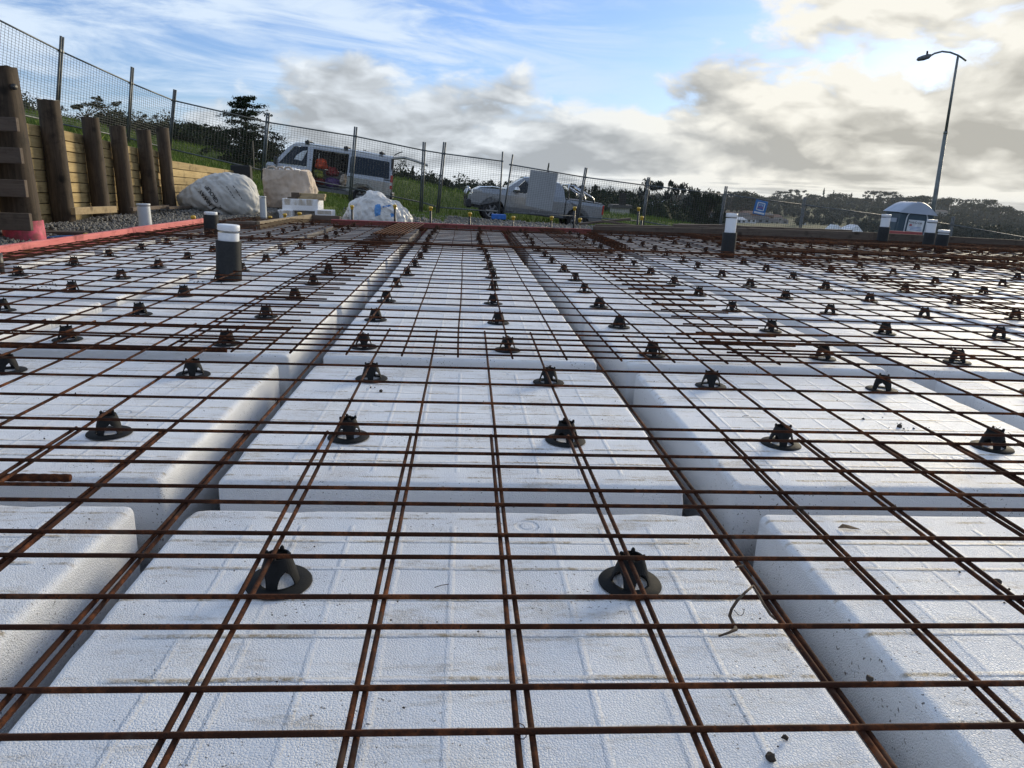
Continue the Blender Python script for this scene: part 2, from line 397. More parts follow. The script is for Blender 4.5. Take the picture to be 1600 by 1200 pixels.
def m_ground():
    def b(t, pos, bs, bump):
        x, y, z = t.sep(pos)
        n = t.noise(pos, .7, 6, .65); nf = t.noise(pos, 9, 6, .75); nb = t.noise(pos, .05, 4, .6)
        vo = t.n('ShaderNodeTexVoronoi'); t.put(vo.inputs['Vector'], pos); vo.inputs['Scale'].default_value = 28
        grav = t.mix(t.smooth(vo.outputs['Distance'], .1, .6), (.15, .15, .145), (.06, .06, .058))
        grav = t.mix(t.smooth(n, .4, .7), grav, (.075, .065, .05))
        grass = t.mix(t.smooth(nf, .3, .7), (.055, .085, .022), (.10, .125, .035))
        field = t.mix(t.smooth(nb, .4, .6), (.055, .075, .035), (.085, .085, .05))
        grass = t.mix(t.smooth(y, 55, 110), grass, field)
        # grass grows behind the wall and beyond the fence
        g1 = t.math('ADD', y, t.math('MULTIPLY', t.math('SUBTRACT', n, .5), 3.))
        back = t.smooth(g1, 29.4, 30.2)
        bank = t.math('MULTIPLY', t.smooth(g1, 17.0, 18.2), t.smooth(t.math('ADD', x, t.math('MULTIPLY', n, 3.)), -.2, -2.2))
        left = t.smooth(x, -5.15, -5.3)
        f = t.math('MAXIMUM', t.math('MAXIMUM', back, bank), left)
        road = t.math('MULTIPLY', t.smooth(y, 26.3, 26.5), t.smooth(y, 29.6, 29.4))
        f = t.math('MULTIPLY', f, t.math('SUBTRACT', 1., road))
        # strip of grass between the slab and the fence on the sunny side
        c = t.mix(f, grav, grass)
        t.put(bs.inputs['Base Color'], c); bs.inputs['Roughness'].default_value = .95; bs.inputs['Specular IOR Level'].default_value = .15
        bump(nf, .8, .03)
    return mat('ground', b)
M['ground'] = m_ground()
# ------------------------------------------------------------------ ground
T245 = ([-40, -14, -9.3, -8.6, -6.2, -3.7, -1.5, 1.2, 4.1, 6.8, 10, 14, 20, 30, 60], [4.5, 2.0, 1.4, 1.15, .36, -.14, -.42, -.60, -.66, -.78, -1.1, -1.7, -2.2, -3, -4.5])
TROAD = ([-40, -20, -12, -7.5, -2.8, .8, 4.35, 8, 14, 30, 60], [2.5, 1.5, .6, .02, -.42, -.78, -.93, -1.25, -1.9, -3.2, -5])
S36 = ([-.8, -.6, -.37, -.27, -.15, -.09, .02, .1, .25, .44, .83, 1.6], [4, 3.2, 1.8, 1.2, .6, .62, .0, -.45, -.72, -1.7, -3.4, -5])
S100 = ([-1.2, -.6, -.37, -.2, -.09, .02, .25, .44, .83, 1.6], [6, 5, 2.6, .6, -2.4, -4.6, -6, -8, -9, -10])
S200 = ([-1.2, -.6, -.37, -.2, -.09, .02, .25, .44, .83, 1.6], [7, 6, 3, -2, -6, -9, -11, -12, -14, -14])
S500 = ([-1.2, -.6, -.37, -.09, .25, .44, .60, .75, .9, 1.6], [4, 3, 0, -10, -18, -20, -20, -20, -22, -24])
S1K = ([-1.2, -.6, -.37, -.09, .25, .44, .60, .70, .80, .9, 1.6], [-10, -10, -12, -12, -9, -9, -9, -13, -26, -34, -40])
def sst(a, b, v):
    t = min(1, max(0, (v-a)/(b-a))); return t*t*(3-2*t)
def near_z(x, y):
    if x < -5.14:
        w = float(np.interp(y, [5, 9.5, 13.2, 16.9], [1.08, 1.02, .76, .60])); w += .07*min(4, -5.14-x)
        return w if y < 16.9 else w*(1-sst(16.9, 17.6, y)*sst(-5.9, -5.14, x)*.5)
    if x < -3.43: return -.13 + .012*max(0, y-7)
    if x > 12.2 or y > 11.5: return -.32 - .05*max(0, x-5)
    return -.315
def gz(x, y):
    if y <= 24.5:
        a = near_z(x, y)
        b = float(np.interp(x, *T245))
        lo, hi = (16.2, 20.6) if x < 3 else (14., 24.)
        k = sst(lo, hi, y); z = a*(1-k)+b*k
    elif y <= 26.6: k = sst(24.9, 26.6, y); z = float(np.interp(x, *T245))*(1-k)+float(np.interp(x, *TROAD))*k
    elif y <= 29.6: z = float(np.interp(x, *TROAD))
    elif y <= 36: k = sst(29.6, 36, y); z = float(np.interp(x, *TROAD))*(1-k)+float(np.interp(x/36, *S36))*k
    else:
        s = x/y; ys = [36, 100, 200, 560, 1000, 1300, 4200]
        zs = [float(np.interp(s, *S36)), float(np.interp(s, *S100)), float(np.interp(s, *S200)), float(np.interp(s, *S500)), float(np.interp(s, *S1K)), -40, -120]
        z = float(np.interp(y, ys, zs)) + .6*sst(60, 160, y)*(noise.noise(Vector((x*.012, y*.012, 0)))*3)
    if y > 15: z += .10*noise.noise(Vector((x*.45, y*.45, 3.3))) + .05*noise.noise(Vector((x*1.7, y*1.7, 7.)))
    return z
def axis(parts):
    o = []
    for a, b, n in parts: o += list(np.linspace(a, b, n, endpoint=False))
    return o
xs = axis([(-3000, -300, 12), (-300, -60, 16), (-60, -20, 30), (-20, -5.3, 42)])+[-5.26, -5.15, -5.13, -5.0, -4.4, -3.9, -3.46, -3.42]+axis([(-3.3, 14, 50), (14, 60, 50), (60, 300, 40), (300, 1200, 50), (1200, 3000, 10)])+[3000]
ys = axis([(-60, 2, 8), (2, 11.3, 18)])+[11.45, 11.55, 12.2, 13]+axis([(13.3, 31, 80), (31, 60, 50), (60, 200, 50), (200, 700, 40), (700, 1300, 40), (1300, 4200, 12)])+[4200]
V = [(x, y, gz(x, y)) for y in ys for x in xs]; nx = len(xs)
Fq = [(j*nx+i, j*nx+i+1, (j+1)*nx+i+1, (j+1)*nx+i) for j in range(len(ys)-1) for i in range(nx-1)]
go = link('ground', from_np('ground', V, Fq, M['ground'])); tag(go, kind='structure')
go.data.polygons.foreach_set('use_smooth', [True]*len(go.data.polygons))
# black ground film under the pods
b = MB(); b.box((4.4, 4.7, -.303), (15.5, 12.8, .012)); o = b.build('ground_film', M['sheet']); tag(o, kind='structure')

# ------------------------------------------------------------------ polystyrene pods
ORD = ['first', 'second', 'third', 'fourth', 'fifth', 'sixth', 'seventh', 'eighth', 'ninth', 'tenth', 'eleventh', 'twelfth', 'thirteenth', 'fourteenth', 'fifteenth', 'sixteenth', 'seventeenth', 'eighteenth', 'nineteenth', 'twentieth']
ZP = -.060
def pod_mesh(name, mt, seed):
    bm = bmesh.new(); bmesh.ops.create_cube(bm, size=1)
    for v in bm.verts: v.co = Vector((v.co.x*1.082, v.co.y*1.082, v.co.z*.235-.1175))
    ve = [e for e in bm.edges if abs(e.verts[0].co.z-e.verts[1].co.z) > .1]
    bmesh.ops.bevel(bm, geom=ve, offset=.020, segments=4, affect='EDGES', profile=.5)
    te = [e for e in bm.edges if all(v.co.z > -.001 for v in e.verts)]
    bmesh.ops.bevel(bm, geom=te, offset=.015, segments=4, affect='EDGES', profile=.5)
    # open out the top and sides so that the edge can be uneven
    for ax, cs in ((0, np.linspace(-.5, .5, 19)), (1, np.linspace(-.5, .5, 19))):
        for c in cs:
            n = Vector((0, 0, 0)); n[ax] = 1; co = Vector((0, 0, 0)); co[ax] = c
            bmesh.ops.bisect_plane(bm, geom=bm.verts[:]+bm.edges[:]+bm.faces[:], plane_co=co, plane_no=n)
    for c in (-.022, -.05, -.09):
        bmesh.ops.bisect_plane(bm, geom=bm.verts[:]+bm.edges[:]+bm.faces[:], plane_co=(0, 0, c), plane_no=(0, 0, 1))
    for ax in (0, 1):
        for c in (-.520, .520):
            n = Vector((0, 0, 0)); n[ax] = 1; co = Vector((0, 0, 0)); co[ax] = c
            bmesh.ops.bisect_plane(bm, geom=bm.verts[:]+bm.edges[:]+bm.faces[:], plane_co=co, plane_no=n)
    for v in bm.verts:
        p = v.co*1.; nn = noise.noise(p*6+Vector((seed*13.1, 0, 0)))
        rim = max(0, min(1, (max(abs(p.x), abs(p.y))-.44)/.1))
        v.co.z += nn*.0009*(1 if p.z > -.05 else 0)
        chip = noise.noise(p*17+Vector((0, seed*7.7, 2)))
        chip = .18+(chip-.18)*.35
        if rim > .5 and p.z > -.03 and chip > .18: v.co.x -= math.copysign((chip-.18)*.02, p.x)*(abs(p.x) > .5); v.co.y -= math.copysign((chip-.18)*.02, p.y)*(abs(p.y) > .5); v.co.z -= (chip-.18)*.018
    me = bpy.data.meshes.new(name); bm.to_mesh(me); bm.free(); me.materials.append(mt)
    me.polygons.foreach_set('use_smooth', [True]*len(me.polygons)); return me
PODM = [pod_mesh('pod_a', M['eps'], 1), pod_mesh('pod_b', M['eps'], 2), pod_mesh('pod_c', M['eps'], 3)]
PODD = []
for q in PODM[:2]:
    c = q.copy(); c.materials[0] = M['eps_greyed']; PODD.append(c)
GX0, GY0, PP = -.008, .872, 1.2
PPY = 1.215
PIPES_ON = []
def inview(x, y, z=0, mx=220, my=160):
    d = Vector((x, y, z-CAMH)); w = d.dot(fw)
    if w < .25: return y > -.6 and abs(x) < 2.4
    px = 800+F*d.dot(rt)/w; py = 600-F*d.dot(up)/w
    return -mx < px < 1600+mx and -my < py < 1200+my
cxs = [GX0+PP*i for i in range(-3, 11)]; cys = [GY0+PPY*j for j in range(-1, 10)]
def side_words(i, what):
    if i == 0: return what+' straight ahead of the camera'
    s = ORD[abs(i)-1]; return '%s %s from the middle' % (s, what)+(' to the left' if i < 0 else ' to the right')
np_ = 0
for j, y in enumerate(cys):
    for i, x in enumerate(cxs):
        ii = i-3
        if x-.54 < -3.30 and ii < -2: pass
        if y > 10.6 or x > 12.3: continue
        if not any(inview(x+a, y+c) for a in (-.54, 0, .54) for c in (-.54, 0, .54)): continue
        greyed = y > 7.35  # the far rows use the darker grey foam colour
        me = (PODD if greyed else PODM)[RNG.integers(0, 2 if greyed else 3)]
        o = link('foam_pod', me, None, (x+RNG.uniform(-.006, .006), y+RNG.uniform(-.006, .006), ZP+RNG.uniform(-.002, .001)), (0, 0, R([0, 180][RNG.integers(0, 2)])+RNG.uniform(-.003, .003)))
        if x-.54 < -3.32: o.scale.x = (x+.54+3.30)/1.082 if abs(math.sin(o.rotation_euler.z)) < .5 else 1; o.rotation_euler.z = 0; o.scale.x = (x+.54+3.30)/1.082; o.location.x = (x+.54-3.30)/2
        row = 'row just under the camera' if j == 0 else ('nearest row' if j == 1 else '%s row back' % ORD[j-1])
        col = 'column straight ahead' if ii == 0 else '%s column to the %s' % (ORD[abs(ii)-1], 'left' if ii < 0 else 'right')
        tag(o, '%s polystyrene pod under the mesh, %s, %s' % ('dusty grey' if greyed else 'white', row, col), 'foam pod', 'polystyrene pods under the reinforcing mesh'); np_ += 1

# ------------------------------------------------------------------ welded mesh sheets
WR = .0040
def bar_mesh(name, L, r, n=7, seg=None, wob=.0025, mt=None, seed=0, along='x', rib=0):
    seg = seg or max(2, int(L/.2)); pts = []
    for k in range(seg+1):
        s = L*k/seg
        a = wob*noise.noise(Vector((s*1.1, seed*9.7, 0))); c = wob*noise.noise(Vector((s*1.1, seed*9.7, 5)))
        pts.append((s, a, c*.6) if along == 'x' else (a, s, c*.6))
    b = MB(); b.tube(pts, r, n); return b.mesh(name, mt, True)
TW = [bar_mesh('cross_wire', 2.43, WR, mt=M['rust'], seed=k, along='x') for k in range(5)]
LWs = {}
def lw(L, k):
    key = (round(L, 2), k)
    if key not in LWs: LWs[key] = bar_mesh('long_wire', L, WR, mt=M['rust'], seed=10+k, along='y', wob=.0065)
    return LWs[key]
def sheet(x0, x1, lx0, nl, y0, y1, ty0, label, zoff=0, rz=0):
    """transverse wires run x0..x1, long wires y0..y1 ; nl long wires from lx0 every .2, cross wires from ty0 every .2"""
    t = thing('mesh_sheet', label, 'steel mesh', (x0, y0, zoff), (0, 0, rz), 'welded reinforcing mesh sheets')
    k = 0; y = ty0
    while y < y1-.02:
        o = link('cross_wire', TW[k % 5], t, (0, y-y0+RNG.uniform(-.003, .003), WR*2-.0004)); o.scale.x = (x1-x0)/2.43; k += 1; y += .2
    for j in range(nl):
        o = link('long_wire', lw(y1-y0, j % 3), t, (lx0+.2*j-x0+RNG.uniform(-.002, .002), 0, 0))
    return t
AY0, BY0 = .687, .762
colsx = [(-3.24, -.70, -3.22+.02, 12, 'l'), (-1.045, 1.38, -.912, 12, 'c'), (1.035, 3.46, 1.20, 12, 'r'), (3.14, 5.57, 3.27, 12, 'r'), (5.25, 7.68, 5.38, 12, 'r'), (7.36, 9.79, 7.49, 12, 'r'), (9.47, 11.9, 9.6, 12, 'r')]
cname = ['left column along the pink board', 'column straight ahead', 'column right of the middle', 'second column right of the middle', 'third column right of the middle', 'fourth column right of the middle', 'far right column']
rname = ['lying nearest the camera', 'overlapping the nearest ones from behind', 'in the middle distance', 'against the far boards']
for ci, (x0, x1, lx0, nl, kk) in enumerate(colsx):
    dy = [.07, 0, .05, .11, .02, .09, .04][ci]; dx = [0, 0, .0, 0, .03, 0, 0][ci]
    rows = [(-1.6, 1.714, .0, -.0125, AY0-.2*12), (-1.0, 3.03, 0, 0, BY0-.2*8), (2.55, 7.5, 0, -.105, 2.655+dy), (7.12, 10.9, 0, -.02, 7.2+dy)]
    for ri, (y0, y1, z0, shift, ty0) in enumerate(rows):
        if ri < 2:
            if ci == 0: sheet(-2.55, 3.3, -2.4+.088-.2+shift-.0, 29, y0-dy*.3, y1, ty0, 'rusty welded mesh sheet %s, spanning the whole width' % rname[ri])
            continue
        if ci == 0 and ri >= 2: s2 = shift+.05
        else: s2 = shift
        sheet(x0+dx, x1+dx, lx0+dx+s2, nl, y0+dy*.3, y1+dy*.3, ty0, 'rusty welded mesh sheet %s, %s' % (rname[ri], cname[ci]), 0)

# ------------------------------------------------------------------ bar chairs
def chair_parts():
    ring = MB(); h0 = ZP+.0015
    ring.lathe([(.031, .0), (.031, .0045), (.035, .0035), (.0535, .0028), (.0555, .0)], 36)
    ring = ring.mesh('base_ring', M['black_plastic'], True)
    cone = MB(); n = 32
    # cone shell with four arched openings in the lower half
    def rad(z): return .0350-.0150*(z/.052)**1.25
    zs = [0.0, .010, .018, .025, .031, .036, .044, .052]
    def open_half(z):
        if z > .029: return 0
        return .50*math.sqrt(max(0, 1-(z/.0305)**2))
    for q in range(4):
        a_mid = math.pi/4+q*math.pi/2
        for zi in range(len(zs)-1):
            za, zb = zs[zi], zs[zi+1]; ha, hb = open_half(za), open_half(zb)
            for sgn in (-1, 1):
                for m_ in range(4):
                    vs = []
                    for z, h in ((za, ha), (zb, hb)):
                        lo = a_mid+sgn*h; hi = a_mid+sgn*math.pi/4
                        a0 = lo+(hi-lo)*m_/4; a1 = lo+(hi-lo)*(m_+1)/4; r = rad(z)
                        vs += [(r*math.cos(a0), r*math.sin(a0), z), (r*math.cos(a1), r*math.sin(a1), z)]
                    f = (0, 1, 3, 2) if sgn > 0 else (1, 0, 2, 3)
                    cone.add(vs, [f])
    me = cone.mesh('cone', M['black_plastic'], False)
    bm = bmesh.new(); bm.from_mesh(me); bmesh.ops.remove_doubles(bm, verts=bm.verts, dist=1e-5)
    bmesh.ops.recalc_face_normals(bm, faces=bm.faces)
    bmesh.ops.solidify(bm, geom=bm.faces[:], thickness=.0026); bm.to_mesh(me); bm.free()
    pr = MB()
    pr.tube([(0, 0, 0), (.0005, 0, .003), (.001, 0, .006), (.0005, 0, .0078)], [.0042, .0040, .0034, .0022], 6)
    pr = pr.mesh('prong', M['black_plastic'], True)
    tie = MB(); pts = []
    for k in range(15):
        a = k*.62; r = .010+.002*math.sin(k); pts.append((r*math.cos(a), r*math.sin(a)*.6, .001+.0006*k+.003*math.sin(a*1.5)))
    tie.tube(pts, .0006, 5); tie = tie.mesh('tie_wire', M['rust'], True)
    return ring, cone_fix(me), pr, tie
def cone_fix(me): return me
CR, CC, CPG, CT = chair_parts()
def add_mesh(bm, me, mtx):
    b2 = bmesh.new(); b2.from_mesh(me); b2.transform(mtx); t = bpy.data.meshes.new('x'); b2.to_mesh(t); b2.free(); bm.from_mesh(t); bpy.data.meshes.remove(t)
far = bmesh.new()
for me, mt in [(CR, Matrix()), (CC, Matrix())]+[(CPG, Matrix.Rotation(q*math.pi/2, 4, 'Z') @ Matrix.Translation((.0185, 0, .050))) for q in range(4)]:
    add_mesh(far, me, mt)
FARC = bpy.data.meshes.new('bar_chair'); far.to_mesh(FARC); far.free(); FARC.materials.append(M['black_plastic'])
def chair(x, y, label, near, rz):
    if near:
        t = thing('bar_chair', label, 'bar chair', (x, y, ZP+.002), (0, 0, rz), 'black plastic bar chairs holding up the mesh')
        t.rotation_euler.x = RNG.normal(0, .012); t.rotation_euler.y = RNG.normal(0, .012)
        link('base_ring', CR, t); link('cone', CC, t)
        for q in range(4): link('prong', CPG, t, (.0185*math.cos(q*math.pi/2), .0185*math.sin(q*math.pi/2), .050), (0, 0, q*math.pi/2))
        if RNG.random() < .35: link('tie_wire', CT, t, (0, 0, .052), (0, 0, RNG.uniform(0, 6)))
    else:
        o = link('bar_chair', FARC, None, (x, y, ZP+.002), (RNG.normal(0, .02), RNG.normal(0, .02), rz))
        tag(o, label, 'bar chair', 'black plastic bar chairs holding up the mesh')
rowsC = [(1.115, 'B'), (1.845, 'B'), (2.44, 'B')]+[(2.93+.598*k, 'C') for k in range(14)]
nch = 0
for ri, (y, kk) in enumerate(rowsC):
    if y > 10.75: continue
    for ci in range(-5, 20):
        if kk == 'B': x = .292+.603*ci + (.02 if ci >= 2 else 0)
        else: x = (.19+.602*ci) if -1 <= ci <= 1 else ((-.96+.61*(ci+2)) if ci < -1 else (1.55+.607*(ci-2)))
        if x < -3.1 or x > 11.8: continue
        if ri == 0 and ci not in (-1, 0): continue
        if not inview(x, y, -.03, 120, 80): continue
        jx = RNG.uniform(-.012, .012)+(.02*math.sin(y*1.3+ci) if y > 3 else 0); jy = RNG.uniform(-.02, .02) if y > 2.5 else 0
        row = 'nearest row' if ri == 0 else '%s row back' % ORD[ri]
        if ci == 0: c2 = 'just right of the middle line'
        elif ci == -1: c2 = 'just left of the middle line'
        else: c2 = '%s chair along to the %s' % (ORD[ci if ci > 0 else -ci-1], 'right' if ci > 0 else 'left')
        chair(x+jx, y+jy, 'black plastic bar chair in the %s, %s' % (row, c2), y < 4.4, RNG.uniform(-.3, .3)); nch += 1
print('pods', np_, 'chairs', nch)

# tie wires twisted round crossings where sheets overlap and at random
SH = [o for o in COL.objects if o.name.startswith('mesh_sheet')]
for o in SH:
    n = 26 if abs(o.location.x) < 3.3 else 6
    lws = [c for c in o.children if c.name.startswith('long_wire')]; tws = [c for c in o.children if c.name.startswith('cross_wire')]
    for k in range(n):
        a = lws[RNG.integers(0, len(lws))]; b = tws[RNG.integers(0, len(tws))]
        if (o.location.x+a.location.x)**2+(o.location.y+b.location.y)**2 > 40: continue
        link('tie_wire', CT, o, (a.location.x, b.location.y, .003), (RNG.uniform(-.3, .3), 0, RNG.uniform(0, 6)))

# ------------------------------------------------------------------ loose and bundled bars
def deformed_bar(name, a, b_, r, label, group='loose reinforcing bars laid over the mesh', rib=True, sag=0.0, cat='steel bar', parent=None):
    a = Vector(a); b_ = Vector(b_); L = (b_-a).length; n = 12
    step = .011; m = min(int(L/step), 900) if rib else max(2, int(L/.25)); pts = []; rs = []
    for k in range(m+1):
        s = k/m; q = a.lerp(b_, s); q.z += -sag*math.sin(math.pi*s)+.003*noise.noise(Vector((s*L*1.3, a.x*3, a.y))); q.y += .006*noise.noise(Vector((s*L*.8, a.y*3, 4)))
        pts.append(q-a); rs.append(r*(1.13 if (rib and k % 2) else 1))
    mb = MB(); mb.tube(pts, rs, 8)
    o = mb.build(name, M['rust_bar'], parent, True); o.location = a
    if label: tag(o, label, cat, group)
    return o
deformed_bar('reinforcing_bar', (-3.1, 1.520, -.050), (-.852, 1.524, -.049), .0088, 'thick dark ribbed bar end lying on the near left pod edge', group=None)
deformed_bar('reinforcing_bar', (-3.2, 2.715, -.046), (-.90, 2.752, -.044), .0085, 'brown bar lying low across the left pods, ending beside a bar chair', group=None, rib=False)
deformed_bar('reinforcing_bar', (-3.2, 3.66, .016), (-.80, 3.685, .017), .0065, 'ribbed bar tied across the left mesh behind the brown one', group=None, rib=False)
deformed_bar('reinforcing_bar', (.92, 3.02, .014), (1.62, 3.07, .015), .0058, 'short rusty bar at the right mesh overlap, farther of the two', group=None, rib=False)
deformed_bar('reinforcing_bar', (.97, 2.86, .014), (1.66, 2.875, .015), .0062, 'short rusty bar at the right mesh overlap, nearer of the two', group=None, rib=False)
# rib bars crossing the slab between pod rows farther back
def cage(label, bars, stirrup=None):
    t = thing('bar_bundle', label, 'bar bundle', bars[0][0], (0, 0, 0), 'bundled edge and rib bars'); org = Vector(bars[0][0])
    for a, b_, r in bars: deformed_bar('bar', Vector(a)-org, Vector(b_)-org, r, None, rib=False, parent=t)
    if stirrup:
        (a, b_, w, h, n) = stirrup; a = Vector(a); b_ = Vector(b_); d = (b_-a).normalized(); s = Vector((-d.y, d.x, 0))
        m = MB(); u = Vector((0, 0, 1))
        m.tube([s*(-w/2)-u*h, s*(w/2)-u*h, s*(w/2), s*(-w/2), s*(-w/2)-u*h], .005, 6); me = m.mesh('stirrup', M['rust_bar'], True)
        for k in range(n): link('stirrup', me, t, a.lerp(b_, (k+.5)/n)-org)
    return t
z1 = .004
cage('brown rusty bars bundled along the inside of the pink left board', [((-3.32+.055*k, -1 if k < 3 else 3, -.03+.012*(k % 3)), (-3.32+.055*k+.01, 10.9, -.03+.013*(k % 3)), .0075) for k in range(5)], None)
cage('rusty bars running along the far formwork boards', [((-3.2, 10.62+.06*k, -.075+.014*(k % 2)), (12, 10.60+.06*k, -.075+.016*(k % 2)), .0075) for k in range(6)], ((-3, 10.78, -.02), (12, 10.78, -.02), .3, .06, 60))
cage('rusty bars over the rib where the mesh overlaps far back', [((-3.2, 7.20+.06*k, .014), (6.9, 7.22+.06*k, .014), .0065) for k in range(2)])
cage('heavy rusty bars crossing the right part of the slab behind the capped pipes', [((3.0+.1*k, 8.0+.06*k, .016), (12, 7.45+.06*k, .016+.012*(k % 2)), .009) for k in range(7)], ((3.3, 8.1, .03), (12, 7.6, .03), .26, .05, 36))
cage('heavy rusty bars crossing the far right slab near the boards', [((3.4, 9.5+.06*k, .016+.012*(k % 2)), (12, 9.0+.06*k, .018+.012*(k % 2)), .009) for k in range(8)], ((3.5, 9.6, .035), (12, 9.1, .035), .26, .05, 36))
cage('row of rusty bars lying in the rib right of the middle far back', [((.56+.04*k, 7.9, -.05), (.56+.04*k, 10.6, -.04), .0065) for k in range(3)])
cage('rusty bars crowded in the second rib right of the middle far back', [((1.74+.045*k, 8.2, -.05), (1.74+.045*k, 10.6, -.04), .0065) for k in range(4)], ((1.8, 8.3, -.012), (1.8, 10.5, -.012), .14, .05, 24))
cage('brown bars heaped over the rib left of the middle against the far board', [((-1.05+.05*k, 8.3, .012), (-.95+.05*k, 10.7, .014), .0075) for k in range(8)])

# ------------------------------------------------------------------ pipes standing through the slab
def pipe(name, x, y, r, z0, zs, zt, label, capr=None, wrap=True, cap='pvc_white', lean=(0, 0), group=None):
    t = thing(name, label, 'pipe', (x, y, z0), (lean[0], lean[1], 0), group); h = zs-z0; H = zt-z0
    if wrap:
        m = MB(); m.lathe([(r*.93, 0), (r*1.0, .0), (r*1.005, h*.3), (r*.992, h*.65), (r, h-.004), (r*.97, h), (r*.83, h)], 36); m.build('foam_wrap', M['foam_wrap'], t, True)
        m = MB(); m.tube([(r*1.002, -.003, .003), (r*1.004, -.003, h-.004)], .0022, 6); m.build('seam', M['dark_trim'], t)
    rc = capr or r*.84
    m = MB(); m.lathe([(rc*.97, 0), (rc*.97, H-.05)] if wrap else [(rc*.97, 0), (rc*.97, H-.03)], 36); m.build('tube', M[cap], t, True)
    hc = .034 if wrap else .02
    m = MB(); m.lathe([(rc*.96, H-hc-.004), (rc*1.03, H-hc), (rc*1.03, H-.006), (rc*1.0, H-.001), (rc*.6, H), (0.0001, H+.001)], 36); m.build('cap', M[cap], t, True)
    return t
p = atZ(358, 438, -.06); pipe('foam_wrapped_pipe', p.x, p.y, .078, -.06, .195, .295, 'thick black foam-wrapped pipe with white cap standing nearest, left of centre', .066, lean=(0, R(3)))
p = atZ(331, 366, -.06); pipe('foam_wrapped_pipe', p.x, p.y, .080, -.06, .155, .185, 'short black foam-wrapped pipe beside the pink board on the left', .068, lean=(0, R(1)))
p = atZ(1136, 402, -.06); pipe('foam_wrapped_pipe', p.x, p.y, .074, -.06, .205, .405, 'black-wrapped pipe with long white top, alone right of centre', .060)
p = atZ(1377, 383, -.06); pipe('foam_wrapped_pipe', p.x, p.y, .080, -.06, .215, .40, 'black-wrapped pipe with white top left of the portable toilet door', .066)
p = atZ(1460, 393, -.06); pipe('foam_wrapped_pipe', p.x, p.y-.12, .080, -.06, .185, .245, 'shorter black-wrapped pipe of the far right pair, standing in front', .070)
p = atZ(1450, 389, -.06); pipe('foam_wrapped_pipe', p.x, p.y+.02, .078, -.06, .175, .36, 'taller black-wrapped pipe of the far right pair, standing behind', .066)
p = atY(229, 366, 8.75); pipe('waste_pipe', p.x, p.y, .072, -.14, 0, .235, 'short pale grey pipe standing in gravel behind the pink board', .072, False, 'pvc_grey', lean=(0, R(-1)))
p = atY(412, 343, 12.5); pipe('waste_pipe', p.x, p.y, .055, -.1, 0, .265, 'pale grey pipe standing between the white and beige bags', .055, False, 'pvc_grey')
m = MB(); m.lathe([(.0001, 0), (.036, 0), (.036, .12), (.0001, .12)], 20); o = m.build('pipe_stub', M['dark_trim'], None, True); p = atZ(-3, 423, -.05); o.location = (p.x, p.y, -.06)
tag(o, 'dark pipe stub at the left picture edge beside the pink board', 'pipe')

# ------------------------------------------------------------------ formwork boards
def board(name, a, b_, w, h, mt, label, cat='timber board', group=None, bev=.004):
    a = Vector(a); b_ = Vector(b_); c = (a+b_)/2
    m = MB(); m.beam(a, b_, w, h); o = m.build(name, mt, None, org=c, bevel=bev); o.location = c
    return tag(o, label, cat, group)
board('formwork_board', (-3.40, 3.6, -.115), (-3.40, 7.72, -.115), .045, .29, M['pink'], 'near length of the pink board along the left slab edge')
a = atZ(379, 341, .03); board('formwork_board', (-3.40, 7.725, -.11), (-3.37, a.y, -.11), .045, .29, M['pink'], 'far length of the pink board along the left slab edge')
a = atZ(403, 346.5, .035); b2_ = atZ(485, 334.8, .015); c2_ = atZ(352, 345.5, .03)
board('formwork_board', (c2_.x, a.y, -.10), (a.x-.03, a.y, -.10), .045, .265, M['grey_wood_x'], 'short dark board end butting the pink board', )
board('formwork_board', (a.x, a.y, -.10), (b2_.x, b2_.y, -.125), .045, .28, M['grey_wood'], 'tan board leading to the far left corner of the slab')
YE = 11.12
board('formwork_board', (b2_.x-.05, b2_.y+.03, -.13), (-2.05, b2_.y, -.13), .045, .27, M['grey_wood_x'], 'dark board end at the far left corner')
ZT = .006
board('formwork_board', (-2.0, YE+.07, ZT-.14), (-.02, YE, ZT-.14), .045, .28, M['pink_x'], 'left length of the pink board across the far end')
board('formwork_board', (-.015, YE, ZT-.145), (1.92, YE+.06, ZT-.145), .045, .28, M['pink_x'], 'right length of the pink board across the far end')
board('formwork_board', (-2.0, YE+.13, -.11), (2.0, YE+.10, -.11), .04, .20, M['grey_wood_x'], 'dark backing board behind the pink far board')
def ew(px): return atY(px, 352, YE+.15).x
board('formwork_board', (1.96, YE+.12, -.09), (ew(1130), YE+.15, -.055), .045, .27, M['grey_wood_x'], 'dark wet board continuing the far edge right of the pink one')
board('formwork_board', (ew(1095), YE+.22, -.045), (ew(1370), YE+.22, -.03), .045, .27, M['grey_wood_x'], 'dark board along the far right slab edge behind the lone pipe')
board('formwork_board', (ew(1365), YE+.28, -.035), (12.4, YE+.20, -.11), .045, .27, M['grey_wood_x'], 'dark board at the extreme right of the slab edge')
p0 = atY(1052, 354, 11.5); p1 = atY(1130, 355, 11.5)
board('timber_block', (p0.x, 11.5, p0.z), (p1.x, 11.5, p1.z), .09, .08, M['grey_wood_x'], 'brown timber block lying on the far edge left of the lone pipe')
p0 = atY(1378, 362, 11.7); p1 = atY(1440, 365, 11.7)
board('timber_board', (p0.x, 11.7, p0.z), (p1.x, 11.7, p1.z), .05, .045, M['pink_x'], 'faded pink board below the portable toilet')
p0 = atY(1582, 379, 13.2); p1 = atY(1640, 383, 13.2)
board('timber_board', (p0.x, 13.2, p0.z), (p1.x, 13.2, p1.z), .08, .05, M['pvc_grey'], 'pale board on the ground at the right picture edge')
